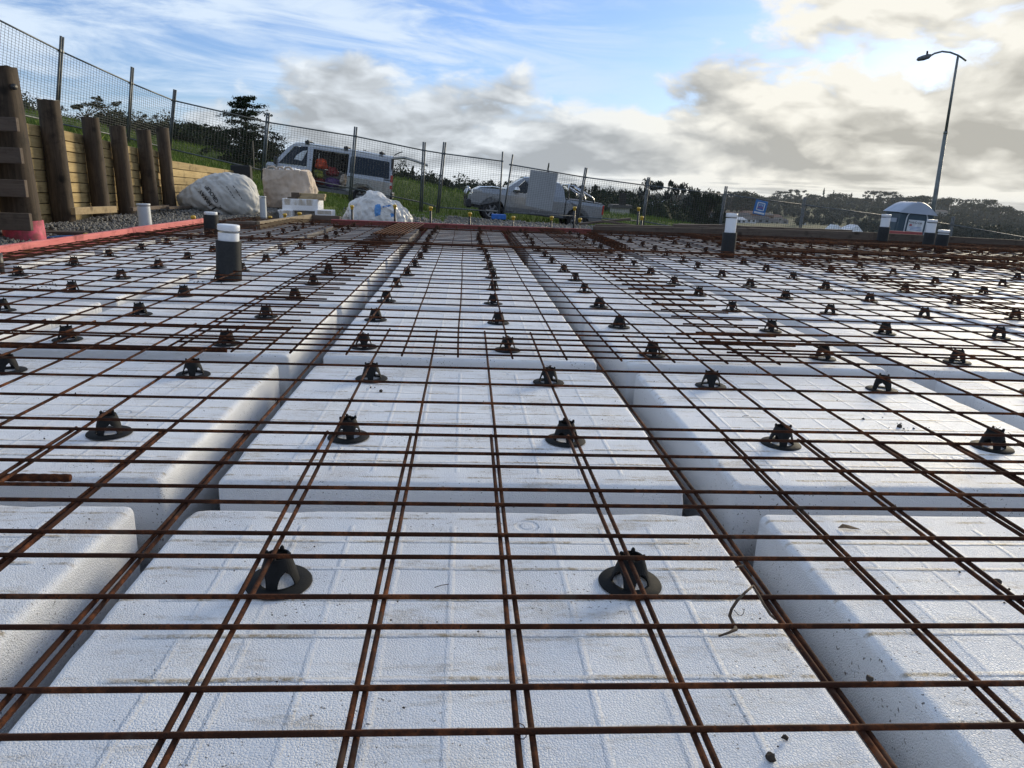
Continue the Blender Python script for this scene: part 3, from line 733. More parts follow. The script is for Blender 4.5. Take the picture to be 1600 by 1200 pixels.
for k, (a, c, z, L) in enumerate([((905, 350), (985, 342), 12.4, 0), ((940, 345), (1010, 356), 12.2, 0), ((930, 352), (1060, 355), 12.0, 0), ((1060, 351), (1330, 361), 11.6, 0), ((1130, 351), (1190, 359), 11.5, 0)]):
    p0 = atY(a[0], a[1], z); p1 = atY(c[0], c[1], z)
    board('loose_plank', p0, p1, .09, .035, M['grey_wood_x'], ['thin plank sloping up behind the end of the pink far board', 'plank sloping down across the loose timber pile', 'lowest plank of the loose timber pile', 'long thin plank lying along the far edge behind the lone pipe', 'short plank end beside the white pipe top'][k], 'plank', 'loose planks behind the far edge')
# ------------------------------------------------------------------ capped stakes
def stake(px, py, Y, tall, label, r=.028):
    p = atY(px, py, Y); z0 = gz(p.x, Y)-.05
    t = thing('capped_stake', label, 'stake', (p.x, Y, z0), (0, 0, 0), 'steel stakes with yellow safety caps')
    H = p.z-z0
    m = MB(); m.tube([(0, 0, 0), (0, 0, H-.02)], .012 if not tall else .02, 8); m.build('rod', M['dark_trim'], t, True)
    m = MB(); m.lathe([(r*.7, H-.045), (r*.75, H-.012), (r, H-.010), (r*1.05, H+.008), (r*.85, H+.024), (.0001, H+.03)], 14); m.build('cap', M['yellow'], t, True)
for a in [(550, 323, 13.2, 1, 'yellow-capped stake at the left end of the pink far board'), (617, 322, 13.2, 1, 'yellow-capped stake on the right side of the film-wrapped heap'), (673, 325, 13.2, 1, 'yellow-capped stake just right of the white heap'), (734, 334, 13.2, 1, 'yellow-capped stake in front of the pickup front wheel'), (802, 340, 13.2, 0, 'yellow-capped stake right of the blue box'), (862, 340, 13.2, 0, 'yellow-capped stake in front of the pickup door'), (906, 343, 13.2, 0, 'low yellow-capped stake before the pickup rear wheel'), (898, 325, 14.5, 1, 'taller yellow-capped stake before the pickup rear wheel'), (998, 326, 14.0, 1, 'tall yellow-capped stake beside the fence post right of the pickup'), (1003, 340, 13.5, 1, 'short yellow-capped stake right below the tall one'),
          (422, 340, 12.9, 0, 'yellow cap poking up just right of the grey pipe'), (445, 336, 12.9, 0, 'yellow cap poking up in front of the foam blocks on the left'), (468, 334, 12.9, 0, 'pale yellow cap right in front of the foam blocks'), (302, 340, 9.6, 0, 'yellow-capped stake behind the pink board by the short wrapped pipe'), (135, 369, 7.4, 0, 'low yellow cap behind the near end of the pink board')]:
    stake(a[0], a[1], a[2], a[3], a[4], .034 if a[2] > 12 else .03)
# ------------------------------------------------------------------ retaining wall
wall = thing('retaining_wall', 'sawn pine plank retaining wall behind the round poles on the left', 'wall', (-5.08, 6, -.2))
WY = [5.6, 6.8, 7.9]+[atX(px, 300, -4.92).y*1.045 for px in (96, 156, 196, 236, 264)]+[15.0, 16.9]
TOPZ = lambda y: float(np.interp(y, [5, 9.5, 13.2, 13.25, 16.9], [1.12, 1.07, .86, .78, .66]))
rr = random.Random(3)
for i in range(len(WY)-1):
    ya, yb = WY[i], WY[i+1]; ym = (ya+yb)/2; zt = TOPZ(ym); n = 10 if ym < 13.3 else 7
    zb = -.22 if ym < 13.3 else -.15; hgt = (zt-zb)/n
    for k in range(n):
        z = zb+hgt*(k+.5); m = MB()
        h = hgt-.007-rr.uniform(0, .004); th = .048; off = rr.uniform(-.010, .012)
        slope = (TOPZ(yb-.02)-TOPZ(ya+.02))*(k+1)/n/2
        m.beam((-5.08+off, ya+.003, z-slope), (-5.08+off+rr.uniform(-.006, .006), yb-.003, z+slope), th, h)
        m.build('plank', M['pine'], wall, org=(-5.08, 6, -.2), bevel=.004)
def pole(name, x, y, r, z0, zt, label, lean=(0, 0), seed=1, group='round timber poles along the retaining wall'):
    t = thing(name, label, 'timber pole', (x, y, z0), (lean[0], lean[1], 0), group)
    H = zt-z0; m = MB(); n = 22; nr = 26; vs = []; fs = []
    for i in range(nr+1):
        z = H*i/nr
        for k in range(n):
            a = 2*math.pi*k/n; q = Vector((math.cos(a)*1.2, math.sin(a)*1.2, z*.9+seed*5))
            rr_ = r*(1.05-.10*i/nr)*(1+.07*noise.noise(q*1.3)+.05*noise.noise(Vector((q.x*4, q.y*4, z*.8+seed))))
            zz = z+(.018*noise.noise(Vector((math.cos(a)*2, math.sin(a)*2, seed))) if i == nr else 0)
            vs.append((rr_*math.cos(a), rr_*math.sin(a), zz))
    for i in range(nr):
        for k in range(n): fs.append((i*n+k, i*n+(k+1) % n, (i+1)*n+(k+1) % n, (i+1)*n+k))
    m.add(vs, fs); m.build('trunk', M['log'], t, True)
    top = [vs[nr*n+k] for k in range(n)]; m = MB(); m.add(top+[(0, 0, H+.004)], [(k, (k+1) % n, n) for k in range(n)]); m.build('end_grain', M['pine_x'] if seed == 2 else M['log'], t)
    return t, H
px_ = [(96, 82, 157), (156, 144, 184), (196, 186, 197), (235.5, 228, 203), (264.5, 262, 200)]
nm = ['tall weathered pole just right of the biggest one, sawn flat on top', 'rough-topped pole right of the flat-topped tall one', 'dark middle pole with a fence post rising behind it', 'pole second from the right end of the plank wall', 'last pole at the right end of the tall plank wall']
for k, (px, ptx, pt) in enumerate(px_):
    b0 = atX(px, 300, -4.915); zt = atY(ptx, pt, b0.y).z
    pole('round_pole', -4.915, b0.y, [.120, .108, .108, .106, .100][k], -.3, zt, nm[k], (R(rr.uniform(-.8, .8)), R(-1)), k+2)
bigY = 7.55; bx = atY(38, 380, bigY).x
t, H = pole('round_pole', atY(30, 300, bigY).x, bigY, .165, -.32, atY(10, 105, bigY).z, 'biggest and nearest round pole at the left edge with pink paint at its foot', (0, R(-1.2)), 9)
m = MB(); m.lathe([(.181, .0), (.184, .10), (.180, .25), (.177, .40), (.165, .401)], 26); m.build('paint_band', M['pink_paint'], t, True)
m = MB(); m.tube([(.15, -.07, 1.62), (.172, -.085, 1.62)], .028, 10); m.build('knot', M['dark_trim'], t, True)
# plank offcuts fixed before the big pole: a stepped frame whose ends show
org = atY(20, 300, 7.25)
fr = thing('plank_ladder', 'stack of short spaced planks fixed in front of the biggest pole at the left edge', 'timber planks', (org.x, 7.2, 0))
for (y0, y1) in ((184, 206), (231, 256), (281, 308), (333, 360)):
    a = atY(-60, y0, 7.25); xr = atY(28+ (y0-184)*.14, (y0+y1)/2, 7.25); zc = (atY(30, y0, 7.25).z+atY(30, y1, 7.25).z)/2; hh = abs(atY(30, y0, 7.25).z-atY(30, y1, 7.25).z)
    m = MB(); m.beam((a.x-.3, 7.25, zc), (xr.x, 7.25, zc), .05, hh); m.build('plank', M['grey_wood_x'], fr, org=(org.x, 7.2, 0), bevel=.004)
# the black capped end of the low wall
p0 = atX(338, 262, -4.95)
m = MB(); m.beam((0, 0, -.9), (0, 0, .02), .42, .2, (0, 1, 0)); o = m.build('wall_end_post', M['foam_wrap'], None, bevel=.02); o.location = (-4.92, 16.8, atY(338, 258, 16.8).z); tag(o, 'dark square post capping the far low end of the plank wall', 'post')
# boards lying along the wall foot
p0 = atX(110, 335, -4.70)
for k, (xa, ya_, xb, yb_, X, w, h, lb, mt) in enumerate([(114, 330, 180, 327, -4.62, .05, .085, 'yellowish offcut board lying at the foot of the wall', 'pine_x'), (205, 327, 262, 323, -4.60, .05, .05, 'grey board lying at the wall foot behind the grey pipe', 'grey_wood_x'), (262, 325, 300, 323, -4.5, .05, .04, 'small grey board tucked under the big white bag', 'grey_wood_x')]):
    a = atX(xa, ya_, X); b_ = atX(xb, yb_, X); board('offcut_board', a, b_, w, h, M[mt], lb, 'board', 'boards lying at the foot of the wall')
a = atZ(72, 364, -.08); board('offcut_board', (a.x-.05, a.y, -.085), (a.x+.36, a.y+.12, -.085), .22, .05, M['grey_wood_x'], 'short dark board pieces lying on gravel right of the pink painted pole foot', 'board', 'boards lying at the foot of the wall')
m = MB(); m.tube([atZ(66, 372, -.10), atZ(90, 369.5, -.09), atZ(115, 369.0, -.09), atZ(130, 371, -.10)], .010, 8); o = m.build('blue_hose', M['blue_pipe'], None, True, org=atZ(90, 370, -.1)); o.location = atZ(90, 370, -.1); tag(o, 'thin blue hose lying behind the near pink board', 'hose')
a = atZ(286, 346, -.12); board('survey_peg', (a.x, a.y, -.06), (a.x+.2, a.y, -.06), .02, .022, M['pine_x'], 'pale peg lying beside a yellow cap behind the pink board', 'peg')

# ------------------------------------------------------------------ crushed stone beside the slab
def stones(name, n, x0, x1, y0, y1, smin, smax, mt, zoff=0, zf=None):
    base = np.array([(1, 0, 0), (-1, 0, 0), (0, 1, 0), (0, -1, 0), (0, 0, 1), (0, 0, -1)], float)
    fc = np.array([(0, 2, 4), (2, 1, 4), (1, 3, 4), (3, 0, 4), (2, 0, 5), (1, 2, 5), (3, 1, 5), (0, 3, 5)])
    V = []; Fx = []
    for k in range(n):
        x = RNG.uniform(x0, x1); y = y0+(y1-y0)*RNG.random()**1.2
        s = RNG.uniform(smin, smax); q = RNG.normal(size=(3, 3)); q, _ = np.linalg.qr(q)
        v = (base*(s*RNG.uniform(.55, 1.15, size=(6, 1)))) @ q.T
        z = (zf(x, y) if zf else gz(x, y))+zoff+RNG.uniform(-.2, .5)*s
        V.append(v+np.array([x, y, z])); Fx.append(fc+6*k)
    return link(name, from_np(name, np.concatenate(V), np.concatenate(Fx), mt))
o = stones('gravel', 15000, -5.02, -3.44, 5.2, 15.8, .011, .030, M['gravel'], .0, lambda x, y: -.125+.012*max(0, y-7)+.05*noise.noise(Vector((x*1.2, y*.8, 0)))+.06*max(0, 1-abs(x+4.7)/.5)); tag(o, kind='stuff')
o = stones('gravel_bank', 9000, -3.2, 8, 12.9, 24.5, .02, .06, M['gravel']); tag(o, kind='stuff')

# ------------------------------------------------------------------ bags
def blob(name, fn, mt, parent, sub=5):
    bm = bmesh.new(); bmesh.ops.create_icosphere(bm, subdivisions=sub, radius=1)
    for v in bm.verts: v.co = fn(v.co.copy())
    me = bpy.data.meshes.new(name); bm.to_mesh(me); bm.free(); me.materials.append(mt)
    me.polygons.foreach_set('use_smooth', [True]*len(me.polygons))
    return link(name, me, parent)
def crumple(p, sc_, amp):
    q = p*sc_; w = Vector((noise.noise(q*.7), noise.noise(q*.7+Vector((9, 0, 0))), noise.noise(q*.7+Vector((0, 9, 0)))))
    a = 1-abs(noise.noise(q+w*1.3))*2.2; b_ = 1-abs(noise.noise(q*2.1+w*2+Vector((3, 3, 3))))*2.2
    return amp*(a*.7+b_*.3)
BY = 12.9
c0 = atY(345, 310, BY)
bag = thing('bulk_bag', 'large white woven bag with black company print slumped on the gravel', 'bag', (c0.x, BY, -.1))
# silhouette in world x,z relative to the bag base, clockwise from the left tip
sil_px = [(281, 306), (300, 292), (322, 281), (345, 275), (368, 274), (382, 279), (396, 291), (404, 310), (407, 330), (400, 340), (378, 342), (350, 336), (322, 330), (296, 330), (286, 318)]
sil = [(atY(a, b_, BY).x-c0.x, atY(a, b_, BY).z+.1) for a, b_ in sil_px]
sil = [(x_, max(z_, -.03)) for x_, z_ in sil]
scx, scz = sum(p_[0] for p_ in sil)/len(sil), .24
angs = sorted((math.atan2(z_-scz, x_-scx), math.hypot(x_-scx, z_-scz)) for x_, z_ in sil)
A_ = np.array([a[0] for a in angs]); Rr = np.array([a[1] for a in angs]); A3 = np.concatenate([A_-2*math.pi, A_, A_+2*math.pi]); R3 = np.concatenate([Rr]*3)
def bagfn(p):
    a = math.atan2(p.z, p.x); r = float(np.interp(a, A3, R3)); s = math.hypot(p.x, p.z)
    q = Vector((scx+math.cos(a)*r*s**.8, p.y*.42, scz+math.sin(a)*r*s**.8))
    q.y += -.10*(1-s)*.5
    u_, w_ = .75*q.x-.66*q.z, .66*q.x+.75*q.z; d = crumple(Vector((u_*.5, q.y*.8, w_*1.9)), 2.6, .030)+crumple(Vector((u_*.8, q.y*2, w_*2.8)), 3.4, .016)+crumple(q, 5, .012)
    n = Vector((p.x, p.y*1.4, p.z)).normalized(); q += n*(d*1.2)
    q.z = max(q.z, -.02); return q
bb = blob('sack', bagfn, M['bag_white'], bag, 6)
dgm = bb.data; bvh = BVHTree.FromPolygons([v.co.copy() for v in dgm.vertices], [tuple(p_.vertices) for p_ in dgm.polygons])
def on_bag(X, Z, lift, tree_=None, cc=None, zo=.1, YY=None):
    # drop a printed point on the cloth along the line it is seen on
    tree_ = tree_ or bvh; cc = cc or c0; YY = YY or BY
    o_ = Vector((-cc.x, -YY, CAMH+zo)); d_ = (Vector((X, 0, Z))-o_).normalized()
    h_ = tree_.ray_cast(o_, d_); return (h_[0] if h_[0] else Vector((X, -.3, Z)))-d_*lift
def print_on(name, s, px, py, size, ang, mt, mirror=False):
    vs, fs = txt(s, size, .95, .0022); me = bpy.data.meshes.new(name)
    bm = bmesh.new(); vv = [bm.verts.new(v) for v in vs]
    for f in fs:
        try: bm.faces.new([vv[i] for i in f])
        except ValueError: pass
    c = atY(px, py, BY); ca, sa = math.cos(ang), math.sin(ang)
    for v in bm.verts:
        x_, z_ = v.co.x, v.co.y
        X = c.x-c0.x+x_*ca-z_*sa; Z = c.z+.1+x_*sa+z_*ca
        v.co = on_bag(X, Z, .006)
    P_ = np.array([v.co[:] for v in bm.verts]); A_m = np.c_[np.ones(len(P_)), P_[:, 0], P_[:, 2]]
    cf = np.linalg.lstsq(A_m, P_[:, 1], rcond=None)[0]; off_ = min(0, float((P_[:, 1]-A_m @ cf).min()))
    for v, q_ in zip(bm.verts, A_m @ cf): v.co.y = max(min(v.co.y, q_+.5*off_), q_+off_)-.004
    bm.to_mesh(me); bm.free(); me.materials.append(mt); return link(name, me, bag)
print_on('printed_name', 'HIWAY', 321.5, 309, .092, R(126), M['print_black'])
print_on('printed_name', 'GROUP', 332, 303.5, .096, R(124), M['print_black'])
m = MB(); q = [atY(a, b_, BY) for a, b_ in ((329, 327), (344, 320), (347, 326), (338, 325), (333, 328.5))]
vs = []
for w in q:
    X, Z = w.x-c0.x, w.z+.1; vs.append(tuple(on_bag(X, Z, .008)))
m.add(vs, [(0, 1, 2, 3), (0, 3, 4)]); m.build('printed_mark', M['print_black'], bag)
for px, py, s in ((361, 300, 'www.hiway'), (372, 300, 'SOIL  ROCK')): print_on('printed_line', '- - -- - -' if s[0] == 'w' else '-- --- -- -', px, py, .08, R(-58), M['print_black'])

# beige standing bag
BY2 = 15.2; c0 = atY(454, 330, BY2); zb = gz(c0.x, BY2)-.02
bag2 = thing('bulk_bag', 'upright beige bulk bag overflowing with foam scraps', 'bag', (c0.x, BY2, zb))
xl, xr_ = atY(420, 300, BY2).x-c0.x, atY(489, 300, BY2).x-c0.x; zt = atY(450, 266, BY2).z-zb
mb = MB(); nr, n = 60, 96; vs = []
for i in range(nr+1):
    t_ = i/nr; z_ = t_*zt
    hw = float(np.interp(t_, [0, .12, .4, .75, 1], [.40, .43, .455, .435, .40])); sh = float(np.interp(t_, [0, 1], [.05, -.04]))
    for k in range(n):
        a = 2*math.pi*k/n; ca, sa = math.cos(a), math.sin(a); e = (abs(ca)**3.2+abs(sa)**3.2)**(-1/3.2)
        q = Vector((ca*e*hw+sh, sa*e*hw*.9, z_)); nrm = Vector((ca, sa, 0))
        d_ = crumple(Vector((q.x*1.5, q.y*1.5, q.z*.55)), 2.2, .050)+crumple(Vector((q.x*2.2+q.z*.7, q.y*2.2, q.z*.35)), 4.5, .034)+crumple(Vector((q.x*1.2-q.z*.9, q.y*1.2, q.z*1.2)), 5., .014)
        q += nrm*d_
        if t_ > .9: q.z += .05*noise.noise(Vector((q.x*4, q.y*4, 1)))*(t_-.9)*10
        vs.append(tuple(q))
fs = [(i*n+k, i*n+(k+1) % n, (i+1)*n+(k+1) % n, (i+1)*n+k) for i in range(nr) for k in range(n)]+[tuple(nr*n+k for k in range(n))]
mb.add(vs, fs); mb.build('sack', M['bag_beige'], bag2, True)
m = MB()
for k in range(26):
    a = RNG.uniform(0, 6.28); r_ = RNG.uniform(0, .36); s = RNG.uniform(.05, .12)
    m.box((r_*math.cos(a)-.03, r_*math.sin(a)*.8, zt-.02+RNG.uniform(-.02, .05)*(1.2-r_)), (s*1.3, s, s*.6), Matrix.Rotation(RNG.uniform(0, 3), 3, 'Z') @ Matrix.Rotation(RNG.uniform(-.8, .8), 3, 'X'))
o = m.build('foam_scraps', M['eps'], bag2, bevel=.01); o['kind'] = 'stuff'
m = MB()
for px, w in ((431, .12), (456, .10), (444, .08)):
    x_ = atY(px, 262, BY2).x-c0.x; m.tube([(x_-w, -.3, zt-.06), (x_-w*.5, -.3, zt+.05), (x_+.02, -.28, zt+.055), (x_+w, -.28, zt-.03)], .022, 8)
m.build('lifting_loop', M['bag_beige'], bag2, True)

# foam offcut blocks with timber offcuts on top
FY = 14.1
def pbox(name, px0, py0, px1, py1, Y, depth, mt, label, cat, group=None, bev=.006, rz=0):
    a = atY(px0, py1, Y); b_ = atY(px1, py0, Y); c = (a+b_)/2; m = MB()
    m.box((0, depth/2, 0), (abs(b_.x-a.x), depth, abs(b_.z-a.z))); o = m.build(name, mt, None, bevel=bev, seg=2); o.location = (c.x, Y, c.z); o.rotation_euler.z = rz
    return tag(o, label, cat, group)
pbox('foam_block', 441, 312, 496.5, 328.5, FY, .55, M['eps'], 'upper white foam block with timber offcuts lying on it', 'foam block', 'white foam blocks beside the beige bag', .012)
pbox('foam_block', 434, 328.7, 455, 344, FY-.15, .4, M['eps'], 'lower left white foam block supporting the stack', 'foam block', 'white foam blocks beside the beige bag', .012)
pbox('foam_block', 456, 328.9, 491, 344, FY+.12, .4, M['eps_greyed'], 'shaded middle foam block under the upper one', 'foam block', 'white foam blocks beside the beige bag', .012)  # shade under the upper block is put into the colour by the grey foam
pbox('foam_block', 492, 329, 518, 340, FY-.05, .4, M['eps'], 'low white foam block at the right of the stack', 'foam block', 'white foam blocks beside the beige bag', .012)
pbox('timber_offcut', 455, 301, 467.5, 307.8, FY+.05, .12, M['grey_wood_x'], 'dark stub of timber highest on the foam blocks', 'timber offcut', 'timber offcuts on the foam blocks')
pbox('timber_offcut', 449, 308, 463, 311.8, FY+.02, .12, M['grey_wood_x'], 'dark timber offcut end at the left on the foam blocks', 'timber offcut', 'timber offcuts on the foam blocks')
pbox('timber_offcut', 468, 303.2, 508, 307.2, FY+.10, .09, M['pine_x'], 'upper of the tan boards lying on the foam blocks', 'timber offcut', 'timber offcuts on the foam blocks', rz=-.12)
pbox('timber_offcut', 464, 307.6, 507, 311.9, FY+.06, .09, M['pine_x'], 'lower of the tan boards lying on the foam blocks', 'timber offcut', 'timber offcuts on the foam blocks', rz=-.07)

# heap wrapped in torn film
HY = 15.0; c0 = atY(590, 335, HY); zb = gz(c0.x, HY)-.03
heap = thing('wrapped_heap', 'heap wrapped in crumpled white plastic with blue print beyond the far board', 'wrapped bag', (c0.x, HY, zb))
sx = [atY(x_, 330, HY).x-c0.x for x_ in (537, 552, 566, 577, 590, 605, 617, 630, 640)]; szv = [atY(590, y_, HY).z-zb for y_ in (340, 322, 314, 305, 306, 314, 318, 328, 341)]
def heapfn(p):
    X = (sx[0]+sx[-1])/2+p.x*(sx[-1]-sx[0])/2; top = float(np.interp(X, sx, szv))+.02
    yy = p.y*.5*(1.05-.2*abs(p.x)); s = max(0, p.z); q = Vector((X, yy, max(-.02, top*(max(0, p.z)/max(.05, math.sqrt(max(.002, 1-p.x*p.x))))**.75)))
    d = crumple(Vector((q.x+q.z*.8, q.y*1.5, q.z*.7)), 3.2, .065)+crumple(Vector((q.x*1.6, q.y*1.6, q.z-q.x*.8)), 6, .030)
    return q+Vector((p.x, p.y*1.2, p.z)).normalized()*d
blob('plastic_cover', heapfn, M['bag_film'], heap, 5).data.polygons.foreach_set('use_smooth', [False]*20480)
dgm = heap.children[0].data; bvh2 = BVHTree.FromPolygons([v.co.copy() for v in dgm.vertices], [tuple(p_.vertices) for p_ in dgm.polygons])
def patch(name, pts, mt):
    # small draped print patch: fill the outline with a fine grid and drop it on the cover
    w = [atY(a, b_, HY) for a, b_ in pts]; P2 = [(q.x-c0.x, q.z-zb) for q in w]
    xs_, zs_ = [q[0] for q in P2], [q[1] for q in P2]; m = MB(); st = .012
    def inside(x_, z_):
        c = False
        for i in range(len(P2)):
            (x1, z1_), (x2, z2_) = P2[i], P2[i-1]
            if (z1_ > z_) != (z2_ > z_) and x_ < (x2-x1)*(z_-z1_)/(z2_-z1_)+x1: c = not c
        return c
    x_ = min(xs_)
    while x_ < max(xs_):
        z_ = min(zs_)
        while z_ < max(zs_):
            if inside(x_+st/2, z_+st/2):
                vs = []
                for a, b_ in ((0, 0), (1, 0), (1, 1), (0, 1)):
                    vs.append(tuple(on_bag(x_+a*st, z_+b_*st, .008, bvh2, c0, -zb, HY)))
                if max(v[1] for v in vs)-min(v[1] for v in vs) < .06: m.add(vs, [(0, 1, 2, 3)])
            z_ += st
        x_ += st
    m.build(name, mt, heap)
patch('blue_print', [(586, 321), (590, 318.5), (594, 319), (596, 325), (594, 336), (586, 338), (585, 329)], M['print_blue'])
patch('blue_print', [(610, 334), (613, 333), (616, 335), (616, 338), (611, 339)], M['print_blue'])
patch('faint_print', [(598, 322), (610, 320), (611, 322), (598, 324.5)], M['sign_blue'])

# ------------------------------------------------------------------ temporary fence
FP = [(-150, -60, -152, -36, -170, 110, 15.3), (-40, -12, -42, 11, -55, 170, 16.9), (97, 57, 95, 80, 88, 200, 18.9), (207, 105, 205, 130, 200, 222, 21), (273, 140, 271, 157, 264, 238, 22.8), (419, 176, 418, 191, 411, 272, 23.7), (556, 198, 555, 213, 548, 300, 24.5), (663, 222, 662, 235, 658, 322, 24.9), (695, 222, 693, 240, 684, 330, 24.9), (787, 237, 786, 252, 781, 337, 25.2),
      (916, 262, 914, 277, 902, 343, 25.9), (1014, 277, 1012, 290, 1004, 350, 26.2), (1135, 291, 1133, 304, 1122, 372, 26.2), (1258, 308, 1255, 320, 1245, 388, 26.4), (1390, 322, 1385, 337, 1375, 402, 26.2), (1490, 338, 1487, 351, 1476, 416, 26), (1620, 357, 1618, 374, 1608, 440, 26)]
flab = ['galvanised mesh fence panel outside the left picture edge', 'galvanised mesh fence panel at the left picture edge above the biggest pole', 'mesh fence panel above the tall poles, second from the left edge', 'narrow mesh fence panel left of the slender dark tree', 'mesh fence panel before the slender dark tree', 'mesh fence panel before the front half of the van', 'mesh fence panel before the rear half of the van', 'narrow fence infill between van and pickup', 'mesh fence panel before the grass left of the pickup', 'mesh fence panel carrying the pale board before the pickup', 'mesh fence panel right of the pickup tail', 'mesh fence panel above the grass left of the lone pipe', 'mesh fence panel carrying the small blue sign', 'mesh fence panel left of the portable toilet', 'mesh fence panel behind the portable toilet', 'mesh fence panel at the right picture edge']
def fence_panel(i, A, B, label, lean=None):
    tA, rA, fA = [atY(A[k], A[k+1], A[6]) for k in (0, 2, 4)]; tB, rB, fB = [atY(B[k], B[k+1], B[6]) for k in (0, 2, 4)]
    if i == 9:   # this panel starts at its own leaning post
        tA, rA, fA = atY(800, 241, 25.3), atY(796, 257, 25.3), atY(785, 337, 25.3)
    off = (rB-rA).normalized()*.032; rA = rA+off; rB = rB-off; fA = fA+off; fB = fB-off; tA += off; tB -= off
    t = thing('fence_panel', label, 'fence panel', fA, (0, 0, 0), 'galvanised temporary fence panels'); org = fA
    def pst(tp, ft):
        d_ = (ft-tp).normalized()
        for _ in range(12):
            if ft.z > gz(ft.x, ft.y)-.03: ft = ft+d_*.05
        m = MB(); m.tube([ft, tp], .027, 8); m.build('post', M['galv'], t, True, org=org)
    pst(tA, fA); pst(tB, fB)
    dn = lambda r_, f_: r_+(f_-r_)*.93
    bA, bB = dn(rA, fA), dn(rB, fB)
    for a, b_ in ((rA, rB), (bA, bB)):
        m = MB(); m.tube([a, b_], .021, 8); m.build('rail', M['galv'], t, True, org=org)
    for q in (rA, rB):
        m = MB(); m.box(q, (.08, .06, .05)); m.build('clamp', M['galv'], t, org=org)
    W = (rB-rA).length; H = (bA-rA).length; m = MB(); wr = .0038
    nv = max(4, int(W/.085)); nh = max(8, int(H/.062))
    def bil(u, v): return (rA.lerp(rB, u)).lerp(bA.lerp(bB, u), v)
    for k in range(1, nv): m.tube([bil(k/nv, 0), bil(k/nv, 1)], wr, 4, False)
    for k in range(1, nh): m.tube([bil(0, k/nh), bil(1, k/nh)], wr, 4, False)
    o = m.build('wire_mesh', M['galv_wire'], t, org=org); o['kind'] = 'stuff'
    return t, bil
BIL = []
for i in range(len(FP)-1):
    BIL.append(fence_panel(i, FP[i], FP[i+1], flab[i])[1])
# pale printed board tied on the far side of one panel
pts = [atY(x_, y_, 25.75) for x_, y_ in ((829, 265), (872, 271), (862, 330), (821, 321))]
m = MB(); n = Vector((0, .02, 0)); m.add(pts+[q+n for q in pts], [(0, 1, 2, 3), (7, 6, 5, 4), (0, 4, 5, 1), (1, 5, 6, 2), (2, 6, 7, 3), (3, 7, 4, 0)])
o = m.build('board_sign', M['scrim'], None, org=pts[3]); o.location = pts[3]; tag(o, 'pale blank board hung on the fence in front of the pickup cab', 'board')
# small blue square sign
SY = 26.15; c = atY(1188, 324.5, SY); sg = thing('site_sign', 'small blue square sign with white frame on the right fence', 'sign', c, (0, R(9), 0))
m = MB(); m.box((0, 0, 0), (.46, .02, .50)); m.build('panel', M['sign_blue'], sg, bevel=.01)
m = MB()
for a, b_ in (((-.13, .17), (.13, .17)), ((.13, .17), (.13, -.09)), ((.13, -.09), (-.13, -.09)), ((-.13, -.09), (-.13, .17))): m.beam((a[0], -.013, a[1]), (b_[0], -.013, b_[1]), .006, .03, (1, 0, 1))
m.build('white_frame', M['sign_white'], sg)
def flat_text(s, size, x, z, y, mt, name, parent):
    vs, fs = txt(s, size); m = MB(); m.add([(v[0]+x, y, v[1]+z) for v in vs], fs); return m.build(name, mt, parent)
flat_text('SITE', .10, 0, .09, -.014, M['sign_white'], 'lettering', sg); flat_text('SAFE', .10, 0, 0, -.014, M['sign_red'], 'lettering', sg)
m = MB(); m.box((0, -.013, -.185), (.38, .006, .06)); m.build('white_strip', M['sign_white'], sg)
# ------------------------------------------------------------------ vehicles (local x = from nose to tail, y = 0 on the near side, z up)
def side_fn(zs, ys):
    return lambda z: float(np.interp(z, zs, ys))
def skin(name, outline, fy, mt, parent, y0=0., th=.02, cuts=(), mirrorW=None, smooth=False):
    """side panel from an (x,z) outline, bent to the body section fy(z)"""
    bm = bmesh.new(); vs = [bm.verts.new((x, 0, z)) for x, z in outline]; f = bm.faces.new(vs)
    bmesh.ops.triangulate(bm, faces=[f])
    for c in cuts: bmesh.ops.bisect_plane(bm, geom=bm.verts[:]+bm.edges[:]+bm.faces[:], plane_co=(0, 0, c), plane_no=(0, 0, 1))
    for v in bm.verts: v.co.y = fy(v.co.z)+y0
    bmesh.ops.recalc_face_normals(bm, faces=bm.faces)
    r = bmesh.ops.extrude_face_region(bm, geom=bm.faces[:]); 
    for v in [g for g in r['geom'] if isinstance(g, bmesh.types.BMVert)]: v.co.y += th
    bmesh.ops.recalc_face_normals(bm, faces=bm.faces)
    if mirrorW is not None:
        for v in bm.verts: v.co.y = mirrorW-v.co.y
        bmesh.ops.reverse_faces(bm, faces=bm.faces)
    me = bpy.data.meshes.new(name); bm.to_mesh(me); bm.free(); me.materials.append(mt)
    return link(name, me, parent)
def strip(name, prof, fy, W, mt, parent, crown=.0, smooth=True, nseg=8):
    """roof / bonnet / screen surface following a profile of (x,z) from nose to tail, full width"""
    m = MB(); vs = []; fs = []; n = nseg+1
    for x, z in prof:
        a = fy(z); 
        for k in range(n):
            u = k/nseg; vs.append((x, a+(W-2*a)*u, z+crown*(1-(2*u-1)**4)))
    for i in range(len(prof)-1):
        for k in range(nseg): fs.append((i*n+k, i*n+k+1, (i+1)*n+k+1, (i+1)*n+k))
    m.add(vs, fs); return m.build(name, mt, parent, smooth)
def arc(cx, cz, r, a0, a1, n=10): return [(cx+r*math.cos(R(a0+(a1-a0)*k/n)), cz+r*math.sin(R(a0+(a1-a0)*k/n))) for k in range(n+1)]
